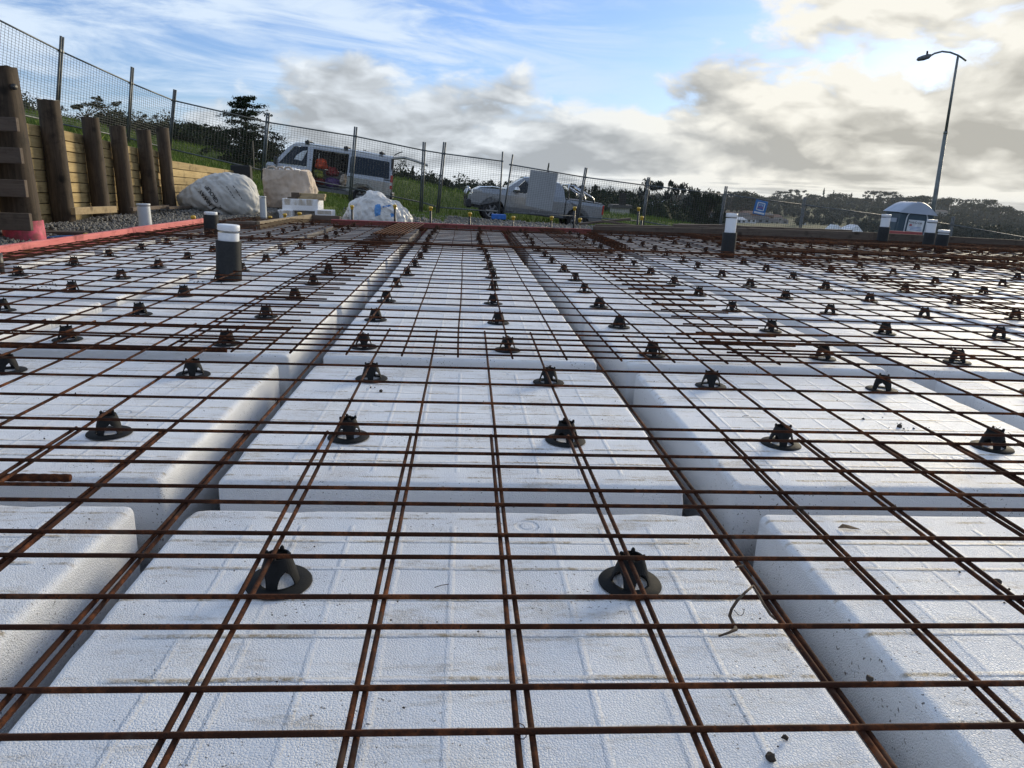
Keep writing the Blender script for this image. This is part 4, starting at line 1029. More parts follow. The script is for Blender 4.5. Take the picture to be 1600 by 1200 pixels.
def wheel(parent, x, z, y, r=.34, w=.22, side=1):
    t = MB(); t.lathe([(r*.62, -w/2), (r*.92, -w/2), (r, -w/2+.03), (r, w/2-.03), (r*.92, w/2), (r*.62, w/2), (r*.62, -w/2)], 28)
    me = t.mesh('wheel', M['tyre'], True); o = link('wheel', me, parent, (x, y, z), (R(90), 0, 0))
    m = MB(); m.lathe([(.0001, w/2-.02), (.06, w/2-.015), (.08, w/2-.03)], 20)
    for k in range(6):
        a = k*math.pi/3; ca, sa = math.cos(a), math.sin(a)
        m.beam((ca*.05, sa*.05, w/2-.035), (ca*r*.62, sa*r*.62, w/2-.025), .06, .02)
    m.lathe([(r*.56, w/2-.03), (r*.63, w/2-.012), (r*.64, w/2-.05)], 28); me2 = m.mesh('rim', M['rim'])
    link('rim', me2, o); return o
# ---- van
def build_van():
    L, W = 4.70, 1.70
    fy = side_fn([.25, .5, 1.0, 1.15, 1.85, 1.98], [.05, .0, .0, .03, .17, .30])
    k0 = Vector((-7.50, 28.0, -.02)); k1 = Vector((-2.90, 28.25, -.50)); d = (k1-k0).normalized()
    van = thing('van', 'silver van with its side door slid open and tailgate up', 'van', k0, (0, math.asin(-d.z), math.atan2(d.y, d.x)))
    S, D, G, I = M['silver'], M['dark_trim'], M['glass'], M['dark_interior']
    cuts = (.5, 1.0, 1.15, 1.5, 1.85)
    fwx, rwx, wr = .98, 3.58, .34
    # front quarter with the cab door line
    lowf = [(0.03, .38), (0.0, .62), (.03, .92), (.13, 1.10)]
    archf = arc(fwx, .36, .40, 180, 0)
    skin('front_wing', [(.03, .38), (fwx-.40, .38)]+archf[1:-1]+[(fwx+.40, .38), (1.70, .36), (1.70, 1.12), (.36, 1.12), (.13, 1.10), (.03, .92), (0, .62)], fy, S, van, cuts=cuts)
    skin('screen_pillar', [(.36, 1.123), (.52, 1.123), (1.02, 1.80), (1.50, 1.84), (1.52, 1.123), (1.70, 1.123), (1.70, 1.93), (1.25, 1.95), (1.02, 1.90), (.80, 1.72)], fy, S, van, cuts=cuts)
    skin('cab_window', [(.53, 1.135), (1.51, 1.135), (1.49, 1.83), (1.04, 1.79)], fy, G, van, y0=.018, th=.006, cuts=cuts)
    skin('header', [(1.703, 1.80), (3.02, 1.80), (3.02, 1.93), (1.703, 1.93)], fy, S, van, cuts=cuts)
    skin('sill', [(1.703, .34), (3.18, .34), (3.10, .46), (1.703, .46)], fy, S, van, cuts=cuts)
    archr = arc(rwx, .36, .40, 180, 0)
    skin('rear_quarter', [(3.023, .46), (3.11, .463), (rwx-.40, .36)]+archr[1:-1]+[(rwx+.40, .36), (4.62, .42), (4.64, 1.1), (4.58, 1.93), (3.023, 1.93)], fy, S, van, cuts=cuts)
    sd_ = skin('sliding_door', [(3.0, .46), (3.12, .47), (3.20, .70), (3.35, .80), (3.75, .82), (3.98, .68), (4.06, .46), (4.34, .46), (4.34, 1.82), (3.0, 1.82)], fy, S, van, y0=-.07, th=.03, cuts=cuts)
    skin('door_window', [(3.06, 1.14), (4.52, 1.14), (4.48, 1.74), (3.20, 1.76), (3.06, 1.70)], fy, G, van, y0=-.085, th=.012, cuts=cuts)
    m = MB(); m.box((3.12, -.10, 1.02), (.14, .03, .035)); m.build('handle', D, sd_)
    m = MB(); m.box((1.55, -.015, 1.02), (.16, .03, .035)); m.build('handle', D, van)
    m = MB(); m.beam((3.0, -.02, 1.075), (4.6, -.02, 1.075), .02, .02); m.build('door_rail', D, van)
    strip('roof', [(1.02, 1.905), (1.3, 1.945), (2.2, 1.955), (3.6, 1.95), (4.58, 1.925)], fy, W, S, van, .045)
    strip('windscreen', [(.36, 1.13), (.80, 1.72), (1.02, 1.90)], fy, W, G, van, .0)
    strip('nose', [(.05, .35), (0, .62), (.03, .92), (.13, 1.10), (.36, 1.13)], fy, W, S, van, 0)
    skin('far_side', [(.03, .36), (4.62, .36), (4.62, 1.12), (.1, 1.12)], fy, S, van, cuts=cuts, mirrorW=W)
    skin('far_side_upper', [(3.0, 1.123), (4.6, 1.123), (4.58, 1.93), (1.70, 1.93), (1.70, 1.80), (3.0, 1.80)], fy, S, van, cuts=cuts, mirrorW=W)
    skin('far_cab_window', [(.55, 1.135), (1.715, 1.135), (1.715, 1.92), (1.04, 1.85)], fy, G, van, y0=.012, th=.006, mirrorW=W, cuts=cuts)
    skin('far_window', [(1.72, 1.125), (2.98, 1.125), (2.98, 1.798), (1.72, 1.798)], fy, G, van, y0=.012, th=.006, mirrorW=W, cuts=cuts)
    for a, b_ in ((2.2, 2.28), (2.75, 2.83)): skin('far_pillar', [(a, 1.12), (b_, 1.12), (b_, 1.82), (a, 1.82)], fy, D, van, mirrorW=W, cuts=cuts)
    m = MB(); m.box((2.3, W/2, .42), (4.5, W-.1, .06)); m.build('floor', D, van)
    m = MB(); m.box((1.62, W/2, .95), (.12, W-.15, 1.0)); m.build('bulkhead_seats', I, van, bevel=.04)
    m = MB(); m.box((4.6, W/2, .52), (.22, W-.04, .24)); m.build('rear_bumper', D, van, bevel=.03)
    m = MB(); m.beam((4.60, .04, .65), (4.56, .16, 1.86), .05, .06); m.build('door_frame', D, van)
    m = MB(); m.box((.02, .18, .80), (.14, .30, .22)); m.build('headlight', M['lamp_clear'], van, bevel=.02)
    m = MB(); m.box((.03, W/2, .42), (.14, W-.06, .2)); m.build('front_bumper', D, van, bevel=.03)
    m = MB(); m.box((4.615, .045, 1.02), (.09, .10, .50)); tl = m.build('tail_light', M['red_lamp'], van, bevel=.01)
    m = MB(); m.box((4.612, .03, .95), (.092, .10, .12)); m.build('reverse_lens', M['lamp_clear'], tl)
    m = MB(); m.box((.42, -.13, 1.20), (.10, .16, .26)); m.build('wing_mirror', D, van, bevel=.03)
    for x in (1.45, 2.85, 4.15):
        o = MB(); o.tube([(x, .24, 2.06), (x, W-.24, 2.06)], .022, 8); rb = o.build('roof_bar', M['galv'], van, True)
        for y in (.26, W-.26):
            o = MB(); o.box((x, y, 2.00), (.17, .10, .10)); o.build('foot', D, rb, bevel=.02)
    # raised tailgate with struts
    m = MB(); vs = [(4.58, .18, 1.93), (5.0, .16, 2.02), (5.45, .15, 1.95), (5.9, .14, 1.86)]
    q = [(x, y, z) for x, y, z in vs]+[(x, W-y, z) for x, y, z in vs]; n = 4
    m.add(q+[(x, y, z-.06) for x, y, z in q], [(i, i+1, i+1+n, i+n) for i in range(3)]+[(i+8, i+8+n, i+9+n, i+9) for i in range(3)]+[(i, i+8, i+9, i+1) for i in range(3)]+[(i+4, i+5, i+13, i+12) for i in range(3)]+[(3, 11, 15, 7)])
    tg = m.build('tailgate', S, van)
    for y in (.2, W-.2):
        m = MB(); m.tube([(4.62, y, 1.35), (5.05, y, 1.93)], .012, 6); m.build('strut', D, tg)
    m = MB(); m.tube([(4.62, .2, 2.0), (4.80, .2, 2.12), (4.92, .2, 2.17)], .02, 6); m.build('wiper', D, tg)
    wheel(van, fwx, .34, .14); wheel(van, rwx, .34, .14); wheel(van, fwx, .34, W-.14); wheel(van, rwx, .34, W-.14)
    # load inside
    def cargo(nm, c, dm, mt, lab, cat, seed):
        bm = bmesh.new(); bmesh.ops.create_icosphere(bm, subdivisions=3, radius=1)
        for v in bm.verts:
            v.co = Vector((v.co.x*dm[0]/2, v.co.y*dm[1]/2, v.co.z*dm[2]/2))*(1+.45*noise.noise(v.co*1.6+Vector((seed*3.1, 0, 0)))+.22*noise.noise(v.co*4.5+Vector((0, seed, 0))))
        me = bpy.data.meshes.new(nm); bm.to_mesh(me); bm.free(); me.materials.append(mt)
        o = link(nm, me, None); mw = Matrix.Translation(van.location) @ van.rotation_euler.to_matrix().to_4x4(); o.location = mw @ Vector(c); o.rotation_euler = van.rotation_euler
        tag(o, lab, cat)
    cargo('jacket', (1.98, .30, 1.30), (.50, .3, .36), M['orange'], 'bright orange hi-vis clothing hanging in the open van doorway', 'clothing', 1)
    cargo('jacket', (1.92, .28, .93), (.42, .3, .30), M['lime'], 'lime yellow cloth bundle low in the open van doorway', 'clothing', 2)
    cargo('tool_bag', (2.42, .32, 1.08), (.44, .35, .36), M['red'], 'dark red bag in the middle of the open van doorway', 'bag', 3)
    cargo('tool_bag', (2.00, .30, .68), (.50, .35, .20), M['red'], 'flat red bag on the van floor by the front seats', 'bag', 4)
    cargo('tool_bag', (2.45, .33, .70), (.60, .3, .36), M['purple'], 'dark purple bag on the van floor', 'bag', 5)
    cargo('cardboard_box', (2.85, .30, .86), (.26, .3, .40), M['bag_beige'], 'brown box at the rear side of the open van doorway', 'box', 6)
    m = MB(); vs = [(0, 0, 0), (.28, 0, .0), (.40, .02, .22), (.52, .02, .52), (.34, .03, .46), (.14, .02, .28)]; m.add(vs+[(x, y+.02, z) for x, y, z in vs], [tuple(range(6)), tuple(range(11, 5, -1))]+[(i, i+6, (i+1) % 6+6, (i+1) % 6) for i in range(6)])
    o = m.build('paper_sheet', M['sign_white'], None); mw = Matrix.Translation(van.location) @ van.rotation_euler.to_matrix().to_4x4(); o.location = mw @ Vector((.98, .075, 1.20)); o.rotation_euler = van.rotation_euler; tag(o, 'pale greenish cloth hanging behind the van cab window', 'cloth')
build_van()
# ---- pickup
def build_ute():
    L, W = 5.2, 1.80
    fy = side_fn([.3, .6, 1.0, 1.18, 1.75], [.05, 0, 0, .03, .26])
    k0 = atY(728, 347, 27.8); k0.z = -.80; k1 = atY(938, 357, 28.1); k1.z = -1.08
    k0 = Vector((k0.x, 27.8, -.66)); k1 = Vector((k1.x, 28.1, -1.10)); d = (k1-k0).normalized()
    u = thing('pickup', 'silver pickup with chrome bull bar, sports bar and covered tray', 'pickup', k0, (0, math.asin(-d.z), math.atan2(d.y, d.x)))
    S, D, G = M['silver2'], M['dark_trim'], M['glass']
    fwx, rwx, wr = .93, 4.22, .38; cuts = (.6, 1.0, 1.18, 1.4, 1.6)
    skin('front_guard', [(.10, .55), (fwx-.46, .52)]+arc(fwx, .42, .46, 168, 0)[0:]+[(fwx+.46, .40), (1.58, .40), (1.58, 1.16), (1.30, 1.20), (.40, 1.16), (.20, 1.05), (.10, .85)], fy, S, u, cuts=cuts)
    skin('front_door', [(1.583, .40), (3.05, .40), (3.05, 1.14), (1.583, 1.16)], fy, S, u, cuts=cuts)
    skin('cab_frame', [(1.34, 1.203), (1.583, 1.163), (1.62, 1.155), (2.06, 1.62), (2.62, 1.66), (2.66, 1.15), (2.74, 1.15), (2.72, 1.66), (3.02, 1.62), (3.06, 1.145), (3.66, 1.13), (3.58, 1.50), (3.42, 1.67), (2.9, 1.76), (2.05, 1.73), (1.86, 1.60)], fy, S, u, cuts=cuts)
    skin('rear_door', [(3.053, .40), (3.68, .42), (3.68, 1.13), (3.053, 1.14)], fy, S, u, cuts=cuts)
    skin('door_window', [(1.635, 1.165), (2.65, 1.165), (2.61, 1.65), (2.07, 1.61)], fy, G, u, y0=.018, th=.006, cuts=cuts)
    skin('rear_window', [(2.75, 1.165), (3.05, 1.165), (3.01, 1.59), (2.73, 1.63)], fy, G, u, y0=.018, th=.006, cuts=cuts)
    skin('tray_side', [(3.72, .48), (rwx-.47, .46)]+arc(rwx, .42, .47, 175, 5)+[(rwx+.47, .44), (5.16, .50), (5.20, 1.10), (3.72, 1.12)], fy, S, u, cuts=cuts)
    strip('bonnet', [(.12, .86), (.22, 1.06), (.42, 1.18), (.9, 1.24), (1.34, 1.24)], fy, W, S, u, .03)
    strip('windscreen', [(1.36, 1.22), (1.75, 1.52), (2.03, 1.725)], fy, W, G, u, .01)
    strip('roof', [(2.03, 1.725), (2.4, 1.77), (2.95, 1.765), (3.42, 1.675)], fy, W, S, u, .035)
    strip('rear_screen', [(3.42, 1.67), (3.60, 1.45), (3.68, 1.13)], fy, W, G, u)
    strip('tonneau', [(3.74, 1.135), (4.4, 1.15), (5.14, 1.12)], fy, W, D, u, .04)
    strip('tail_panel', [(5.19, 1.10), (5.20, .8), (5.16, .50)], fy, W, S, u)
    strip('front_panel', [(.10, .50), (.10, .85), (.12, .865)], fy, W, D, u)
    skin('far_side', [(.1, .45), (5.16, .48), (5.16, 1.1), (.4, 1.14)], fy, S, u, mirrorW=W, cuts=cuts)
    skin('far_cab', [(2.70, 1.14), (3.66, 1.13), (3.42, 1.67), (2.9, 1.76), (2.2, 1.74), (2.22, 1.66), (2.64, 1.64)], fy, S, u, mirrorW=W, cuts=cuts)
    m = MB(); m.box((2.7, W/2, .48), (4.9, W-.2, .12)); m.build('chassis', D, u)
    m = MB(); m.box((2.75, W/2, .95), (.5, W-.3, .8)); m.build('seats', M['dark_interior'], u, bevel=.08)
    m = MB(); m.lathe([(.47, 0), (.47, .5), (.0001, .5)], 20); me = m.mesh('wheel_well', D)
    for x in (fwx, rwx): link('wheel_well', me, u, (x, .04, .42), (R(-90), 0, 0))
    m = MB(); m.box((.33, .05, 1.03), (.36, .12, .13)); m.build('headlight', M['lamp_clear'], u, bevel=.03)
    m = MB(); m.box((.06, W/2, .55), (.22, W+.02, .32)); m.build('bumper', D, u, bevel=.05)
    bb_ = MB()
    for y in (.30, W-.30): bb_.tube([(-.04, y, .45), (-.06, y, .95), (.02, y, 1.12)], .035, 10)
    bb_.tube([(.10, .16, .98), (-.02, .24, 1.10), (.0, .42, 1.13), (.0, W-.42, 1.13), (-.02, W-.24, 1.10), (.10, W-.16, .98)], .035, 10); bb_.build('bull_bar', M['chrome'], u, True)
    sb = MB()
    for y in (.16, W-.16):
        sb.tube([(3.80, y, 1.14), (3.78, y+.05*(1 if y < 1 else -1), 1.66), (3.95, y+.05*(1 if y < 1 else -1), 1.66), (4.75, y, 1.30), (4.82, y, 1.15)], .036, 10)
        sb.tube([(3.98, y, 1.62), (4.38, y, 1.40), (4.44, y, 1.16)], .030, 8)
    sb.tube([(3.80, .2, 1.67), (3.80, W-.2, 1.67)], .036, 10); sb.build('sports_bar', M['chrome'], u, True)
    m = MB(); m.box((5.165, .04, .90), (.07, .12, .36)); m.build('tail_light', M['red_lamp'], u, bevel=.02)
    m = MB(); m.lathe([(.0001, -.08), (.09, -.05), (.12, 0), (.10, .05), (.0001, .07)], 16); o = link('wing_mirror', m.mesh('wing_mirror', M['chrome'], True), u, (1.78, -.09, 1.24), (R(90), 0, 0))
    m = MB(); m.box((3.10, -.012, 1.0), (.16, .03, .035)); m.build('handle', D, u)
    m = MB(); m.beam((1.3, -.04, .42), (3.7, -.04, .42), .12, .04); m.build('side_step', D, u)
    m = MB(); m.box((2.18, W/2, 1.80), (.03, .02, .06)); m.build('aerial_base', D, u)
    wheel(u, fwx, .38, .13, .38, .24); wheel(u, rwx, .38, .13, .38, .24); wheel(u, fwx, .38, W-.13, .38, .24); wheel(u, rwx, .38, W-.13, .38, .24)
build_ute()
pbox('plastic_crate', 768, 335.5, 791, 342.5, 24.2, .4, M['blue_box'], 'blue crate on the ground in front of the pickup', 'crate', None, .02)

# ------------------------------------------------------------------ portable toilet
LY = 21.5; c = atY(1428, 340, LY); lz = .58-2.25
loo = thing('portable_toilet', 'dark blue portable toilet with domed grey roof and white door sign', 'portable toilet', (c.x, LY, lz), (0, R(3.0), R(-5)))
loo.scale = (.86, .86, 1)
w, dpt = 1.16, 1.16
m = MB(); m.box((0, dpt/2, .95), (w, dpt, 1.9)); cab = m.build('cabin', M['loo_blue'], loo, bevel=.03, seg=2)
m = MB(); prof = [(-.66+1.32*k/28, 1.80+.46*math.cos(1.30*(-.66+1.32*k/28)/.66)) for k in range(29)]
vs = []; n = 29
for yy, s in ((-.08, .90), (.0, 1.0), (.3, 1.0), (.85, 1.0), (1.16, 1.0), (1.24, .9)): vs += [(x_, yy, 1.80+(z_-1.80)*s) for x_, z_ in prof]
fs = [(i*n+k, i*n+k+1, (i+1)*n+k+1, (i+1)*n+k) for i in range(5) for k in range(n-1)]+[tuple(range(n))[::-1], tuple(5*n+k for k in range(n))]
m.add(vs, fs); m.build('roof', M['loo_roof'], loo, True)
m = MB(); out = [(-.36, .15), (-.36, 1.74)]+[(-.36*math.cos(R(a)), 1.74+.27*math.sin(R(a))**.8) for a in range(15, 180, 15)]+[(.36, 1.74), (.36, .15)]
m.tube([(x_, -.02, z_) for x_, z_ in out], .020, 8); dr = m.build('door_frame', M['sign_white'], loo, True)
m = MB(); m.prism([(x_*.96, z_) for x_, z_ in out], -.018, .01); m.build('door', M['loo_blue'], loo)
m = MB(); m.box((0.0, -.026, 1.56), (.56, .012, .34)); sg2 = m.build('door_sign', M['sign_white'], loo, bevel=.004)
flat_text('Port-O-Let', .105, -.03, 1.655, -.034, M['print_black'], 'lettering', sg2)
m = MB(); m.box((-.18, -.034, 1.575), (.09, .004, .05)); m.build('red_mark', M['sign_red'], sg2)
for z_ in (1.52, 1.48, 1.44):
    m = MB(); m.box((.02, -.034, z_), (.40, .004, .010)); m.build('text_line', M['blue_box'], sg2)
m = MB(); m.box((-w/2-.005, dpt/2, 1.2), (.02, .8, .9)); m.build('side_rib', M['loo_blue'], loo, bevel=.02)
m = MB(); m.box((-w/2-.015, dpt/2, 1.68), (.02, .8, .12)); m.build('vent_panel', M['loo_roof'], loo)

# ------------------------------------------------------------------ street lamp
SYL = 35.; b0 = atY(1459, 345, SYL); t0 = atY(1500, 88, SYL); gzl = gz(b0.x, SYL)
lamp = thing('street_lamp', 'tall grey street lamp with a curved arm on the right', 'street lamp', (b0.x-.05, SYL, gzl-.1), (0, R(-1.7), 0))
H = t0.z-gzl+.1
m = MB(); m.tube([(0, 0, 0), (0, 0, H*.66)], [.125, .088], 14); m.tube([(0, 0, H*.66-.06), (0, 0, H*.66+.05)], .094, 14); m.tube([(0, 0, H*.66), (0, 0, H)], [.066, .052], 12); m.build('pole', M['lamp_pole'], lamp, True)
m = MB(); m.tube([(.42, 0, -.18+H), (.2, 0, -.06+H), (0, 0, .04+H), (-.4, 0, .16+H), (-.8, 0, .19+H), (-1.15, 0, .10+H), (-1.32, 0, .0+H)], .042, 10); m.build('arm', M['lamp_pole'], lamp, True)
m = MB(); m.tube([(-1.30, 0, .02+H), (-1.42, 0, -.03+H), (-1.65, 0, -.10+H), (-1.88, 0, -.16+H), (-1.95, 0, -.19+H)], [.06, .11, .12, .09, .03], 12); hd = m.build('lamp_head', M['galv'], lamp, True)
m = MB(); m.tube([(-1.50, 0, .06+H), (-1.50, 0, .20+H)], .045, 10); m.build('sensor', M['dark_trim'], hd, True)

# ------------------------------------------------------------------ trees
def leaf_quads(pts, size, rg, tilt=1.0):
    n = len(pts); a = rg.normal(size=(n, 3)); a /= np.linalg.norm(a, axis=1)[:, None]
    b_ = rg.normal(size=(n, 3)); b_ -= a*(a*b_).sum(1)[:, None]; b_ /= np.linalg.norm(b_, axis=1)[:, None]
    s = size*rg.uniform(.5, 1.3, size=(n, 1)); s2 = s*rg.uniform(.35, .8, size=(n, 1))
    V = np.stack([pts-a*s-b_*s2, pts+a*s-b_*s2*.4, pts+a*s*.9+b_*s2, pts-a*s*.5+b_*s2*.8], 1).reshape(-1, 3)
    return V, np.arange(4*n).reshape(-1, 4)
def crown_mesh(name, mt, seed, lobes, n, size, shape='round'):
    rg = np.random.default_rng(seed); P = []
    cs = []
    for k in range(lobes):
        t = rg.random()
        if shape == 'round': z = .35+.55*rg.random(); r = (.55 if z < .7 else .38)*rg.random()**.5; rad = rg.uniform(.14, .27)
        elif shape == 'open': z = .45+.5*rg.random(); r = .62*rg.random()**.5; rad = rg.uniform(.07, .15)
        elif shape == 'cone': z = .1+.88*t; r = (1-z)*.42*rg.random()**.4; rad = .05+.11*(1-z)
        else: z = .3+.6*rg.random(); r = .5*rg.random()**.5; rad = .2
        a = rg.uniform(0, 6.283); cs.append((r*math.cos(a), r*math.sin(a), z, rad))
    per = n//lobes
    for x, y, z, rad in cs:
        q = rg.normal(size=(per, 3)); q /= np.linalg.norm(q, axis=1)[:, None]; q *= rad*(rg.random((per, 1))**.38)
        q[:, 2] *= .62; P.append(q+np.array([x, y, z]))
    V, Fx = leaf_quads(np.concatenate(P), size, rg)
    return from_np(name, V, Fx, mt), cs
def trunk_mesh(name, cs, r, seed, mt):
    rg = random.Random(seed); m = MB()
    m.tube([(0, 0, -.05), (.01, .0, .2), (rg.uniform(-.03, .03), rg.uniform(-.03, .03), .5), (0, 0, .72)], [r, r*.8, r*.5, r*.2], 7)
    for x, y, z, rad in cs[:14]:
        z0 = max(.12, z-.25-abs(x)*.3); m.tube([(0, 0, z0), (x*.45, y*.45, z0+(z-z0)*.55), (x, y, z)], [r*.42, r*.26, r*.1], 5)
    return m.mesh(name, mt, True)
TREES = []
for nm_, mt_, sd_, lob, n_, sz, shp, tr in [('r1', 'leaf_dark', 1, 22, 2600, .040, 'round', .03), ('r2', 'leaf_dark', 2, 26, 2600, .036, 'round', .03), ('r3', 'leaf_far', 3, 20, 2200, .042, 'round', .03), ('o1', 'leaf_dark', 4, 20, 900, .030, 'open', .022), ('c1', 'leaf_dark', 5, 26, 1800, .034, 'cone', .02), ('o2', 'leaf_far', 6, 24, 1500, .034, 'open', .025)]:
    me, cs = crown_mesh('crown', M[mt_], sd_, lob, n_, sz, shp); TREES.append((me, trunk_mesh('trunk', cs, tr, sd_, M['bark'])))
def tree(kind, x, y, h, w, label, name='tree', group=None, z=None, sink=.0):
    me, tk = TREES[kind]; z = gz(x, y)-.1-sink if z is None else z
    t = thing(name, label, 'tree', (x, y, z), (0, 0, RNG.uniform(0, 6.28)), group)
    for nm_, q in (('crown', me), ('trunk', tk)): o = link(nm_, q, t); o.scale = (w, w, h)
    return t
def tree_px(kind, px, ptop, Y, wpx, label, name='tree', group=None, pbase=None):
    p = atY(px, ptop, Y); z = gz(p.x, Y)-.1 if pbase is None else atY(px, pbase, Y).z
    return tree(kind, p.x, Y, (p.z-z)/.98, wpx/F*Y/1.15, label, name, group, z)
# the slender dark tree before the fence panel, with long drooping limbs
def feature_tree():
    Y = 33.; b0 = atY(385, 268, Y); tp = atY(390, 150, Y); z0 = gz(b0.x, Y)-.1; H = tp.z-z0
    t = thing('conifer_tree', 'slender dark evergreen with ragged drooping limbs left of the van', 'tree', (b0.x, Y, z0)); rg = random.Random(11); ng = np.random.default_rng(5)
    m = MB(); m.tube([(0, 0, 0), (.03, 0, H*.3), (.08, 0, H*.6), (.12, 0, H)], [.09, .07, .05, .012], 8); P = []
    limbs = []
    for k in range(64):
        f = .06+.90*rg.random(); a = rg.uniform(0, 6.28); ln = (1.9*(1-f)**.75+.22)*rg.uniform(.45, 1.1)
        c = Vector((.08*f, 0, H*f)); dx, dy = math.cos(a), math.sin(a); rise = rg.uniform(.05, .35)*ln
        pts = [c+Vector((dx*ln*s, dy*ln*s, rise*math.sin(s*2.2)-.12*s*s*ln)) for s in (0, .3, .6, .85, 1)]
        m.tube(pts, [.022, .016, .011, .007, .003], 5); limbs.append(pts)
    # two marked limbs: one to the upper left, one long to the right
    for end, zz in (((-1.15, 0, .05), .70), ((1.75, 0, -.62), .60), ((1.05, 0, .10), .72), ((.90, .1, .55), .70), ((-1.5, .2, .1), .45), ((1.5, .2, -.1), .50), ((-.5, 0, .25), .80)):
        c = Vector((.08, 0, H*zz)); e = c+Vector(end); pts = [c, c.lerp(e, .35)+Vector((0, 0, .22)), c.lerp(e, .7)+Vector((0, 0, .20)), e]
        m.tube(pts, [.03, .022, .014, .005], 6); limbs += [pts]
    m.build('trunk', M['bark'], t, True)
    for pts in limbs:
        for i in range(len(pts)-1):
            for s in np.linspace(0, 1, 7):
                q = pts[i].lerp(pts[i+1], s); d = .040+.030*(i < 3)
                P.append(np.array(q)+ng.normal(size=(6, 3))*np.array([d*1.5, d*1.5, d*.5]))
    for k in range(52):
        f = rg.random(); c = np.array([rg.gauss(0, .85-.45*f), rg.gauss(0, .6), H*(.02+.50*f)]); P.append(c+ng.normal(size=(70, 3))*np.array([.24, .24, .20]))
    V, Fx = leaf_quads(np.concatenate(P), .040, ng); link('crown', from_np('crown', V, Fx, M['leaf_dark']), t)
    # bare twiggy branches on its right
    m = MB()
    for k in range(16):
        a0 = Vector((.75+.3*rg.random(), .3, H*rg.uniform(.18, .42))); q = a0
        pts = [q.copy()]
        for s in range(5): q = q+Vector((rg.uniform(.08, .26), rg.uniform(-.05, .05), rg.uniform(-.02, .20))); pts.append(q.copy())
        m.tube(pts, [.012, .010, .008, .006, .004, .003], 4)
    m.build('bare_branches', M['bark'], t)
feature_tree()
m = MB(); m.tube([(0, 0, 0), (.01, 0, 1.7)], .025, 6); p = atY(397, 262, 31); o = m.build('tree_stake', M['grey_wood'], None); o.location = (p.x, 31, gz(p.x, 31)-.05); tag(o, 'thin stake standing beside the slender dark evergreen', 'stake')
G1 = 'dark trees along the left skyline'
for a in [(0, 303, 192, 78, 92, 'rounded dark tree on the skyline left of the slender evergreen'), (1, 345, 205, 80, 60, 'dark tree filling the gap just left of the slender evergreen'), (1, 262, 192, 70, 62, 'broad dark tree behind the right end of the tall plank wall'), (3, 132, 154, 62, 92, 'open-branched tree with sparse leaf clusters above the plank wall'), (3, 205, 178, 66, 60, 'small open-branched tree right of the sparse clustered one'), (0, 62, 178, 70, 70, 'low dark tree behind the biggest pole'), (1, 232, 190, 72, 48, 'dark tree behind the second fence post'),
          (1, 432, 222, 85, 34, 'low dark tree behind the nose of the van'), (0, 400, 215, 95, 60, 'dark tree mass directly behind the slender evergreen'), (0, 20, 172, 76, 60, 'dark tree at the left picture edge'), (1, -40, 168, 76, 90, 'dark tree outside the left picture edge'), (1, 175, 186, 70, 60, 'dark tree between the first two fence posts')]:
    tree_px(a[0], a[1], a[2], a[3], a[4], a[5], 'tree', G1)
G2 = 'dark trees along the middle skyline'
for a in [(1, 628, 268, 110, 28, 'small round tree just right of the van tailgate'), (4, 645, 262, 115, 26, 'pointed bushy tree between van and fence post'), (0, 668, 272, 120, 30, 'low dark tree behind the paired fence posts'), (1, 700, 280, 120, 34, 'dark tree right of the paired fence posts'), (0, 735, 284, 125, 34, 'dark tree left above the pickup bonnet'), (3, 772, 282, 118, 40, 'spreading tree above the pickup bonnet'), (0, 765, 286, 122, 40, 'dense dark tree behind the pickup bonnet'), (0, 800, 286, 130, 30, 'tree behind the pickup windscreen'), (4, 857, 259, 128, 16, 'lone tree top showing above the pickup roof'),
          (5, 905, 290, 130, 44, 'spreading tree above the pickup sports bar'), (0, 935, 292, 135, 34, 'dark tree above the pickup tail'), (0, 955, 294, 130, 26, 'round tree right of the pickup tail light'), (1, 980, 296, 130, 30, 'broad tree left of the single fence post'), (5, 1022, 283, 128, 46, 'high flat-topped tree over the single fence post'), (5, 1060, 288, 126, 44, 'tall broken-topped tree between two fence posts'), (1, 1085, 296, 130, 40, 'wide dark tree below the broken-topped one'), (0, 1112, 299, 128, 40, 'round dark tree left of the paired posts on the right'), (5, 1145, 300, 640, 36, 'loose tree just right of the paired posts on the right'), (0, 1163, 299, 640, 44, 'dark tree above the small blue sign'), (0, 1180, 306, 650, 26, 'low round tree right of the one above the blue sign'), (1, 890, 296, 128, 26, 'small tree between pickup cab and sports bar')]:
    tree_px(a[0], a[1], a[2], a[3], a[4]*1.15, a[5], 'tree', G2)
G3 = 'trees along the far right ridge'
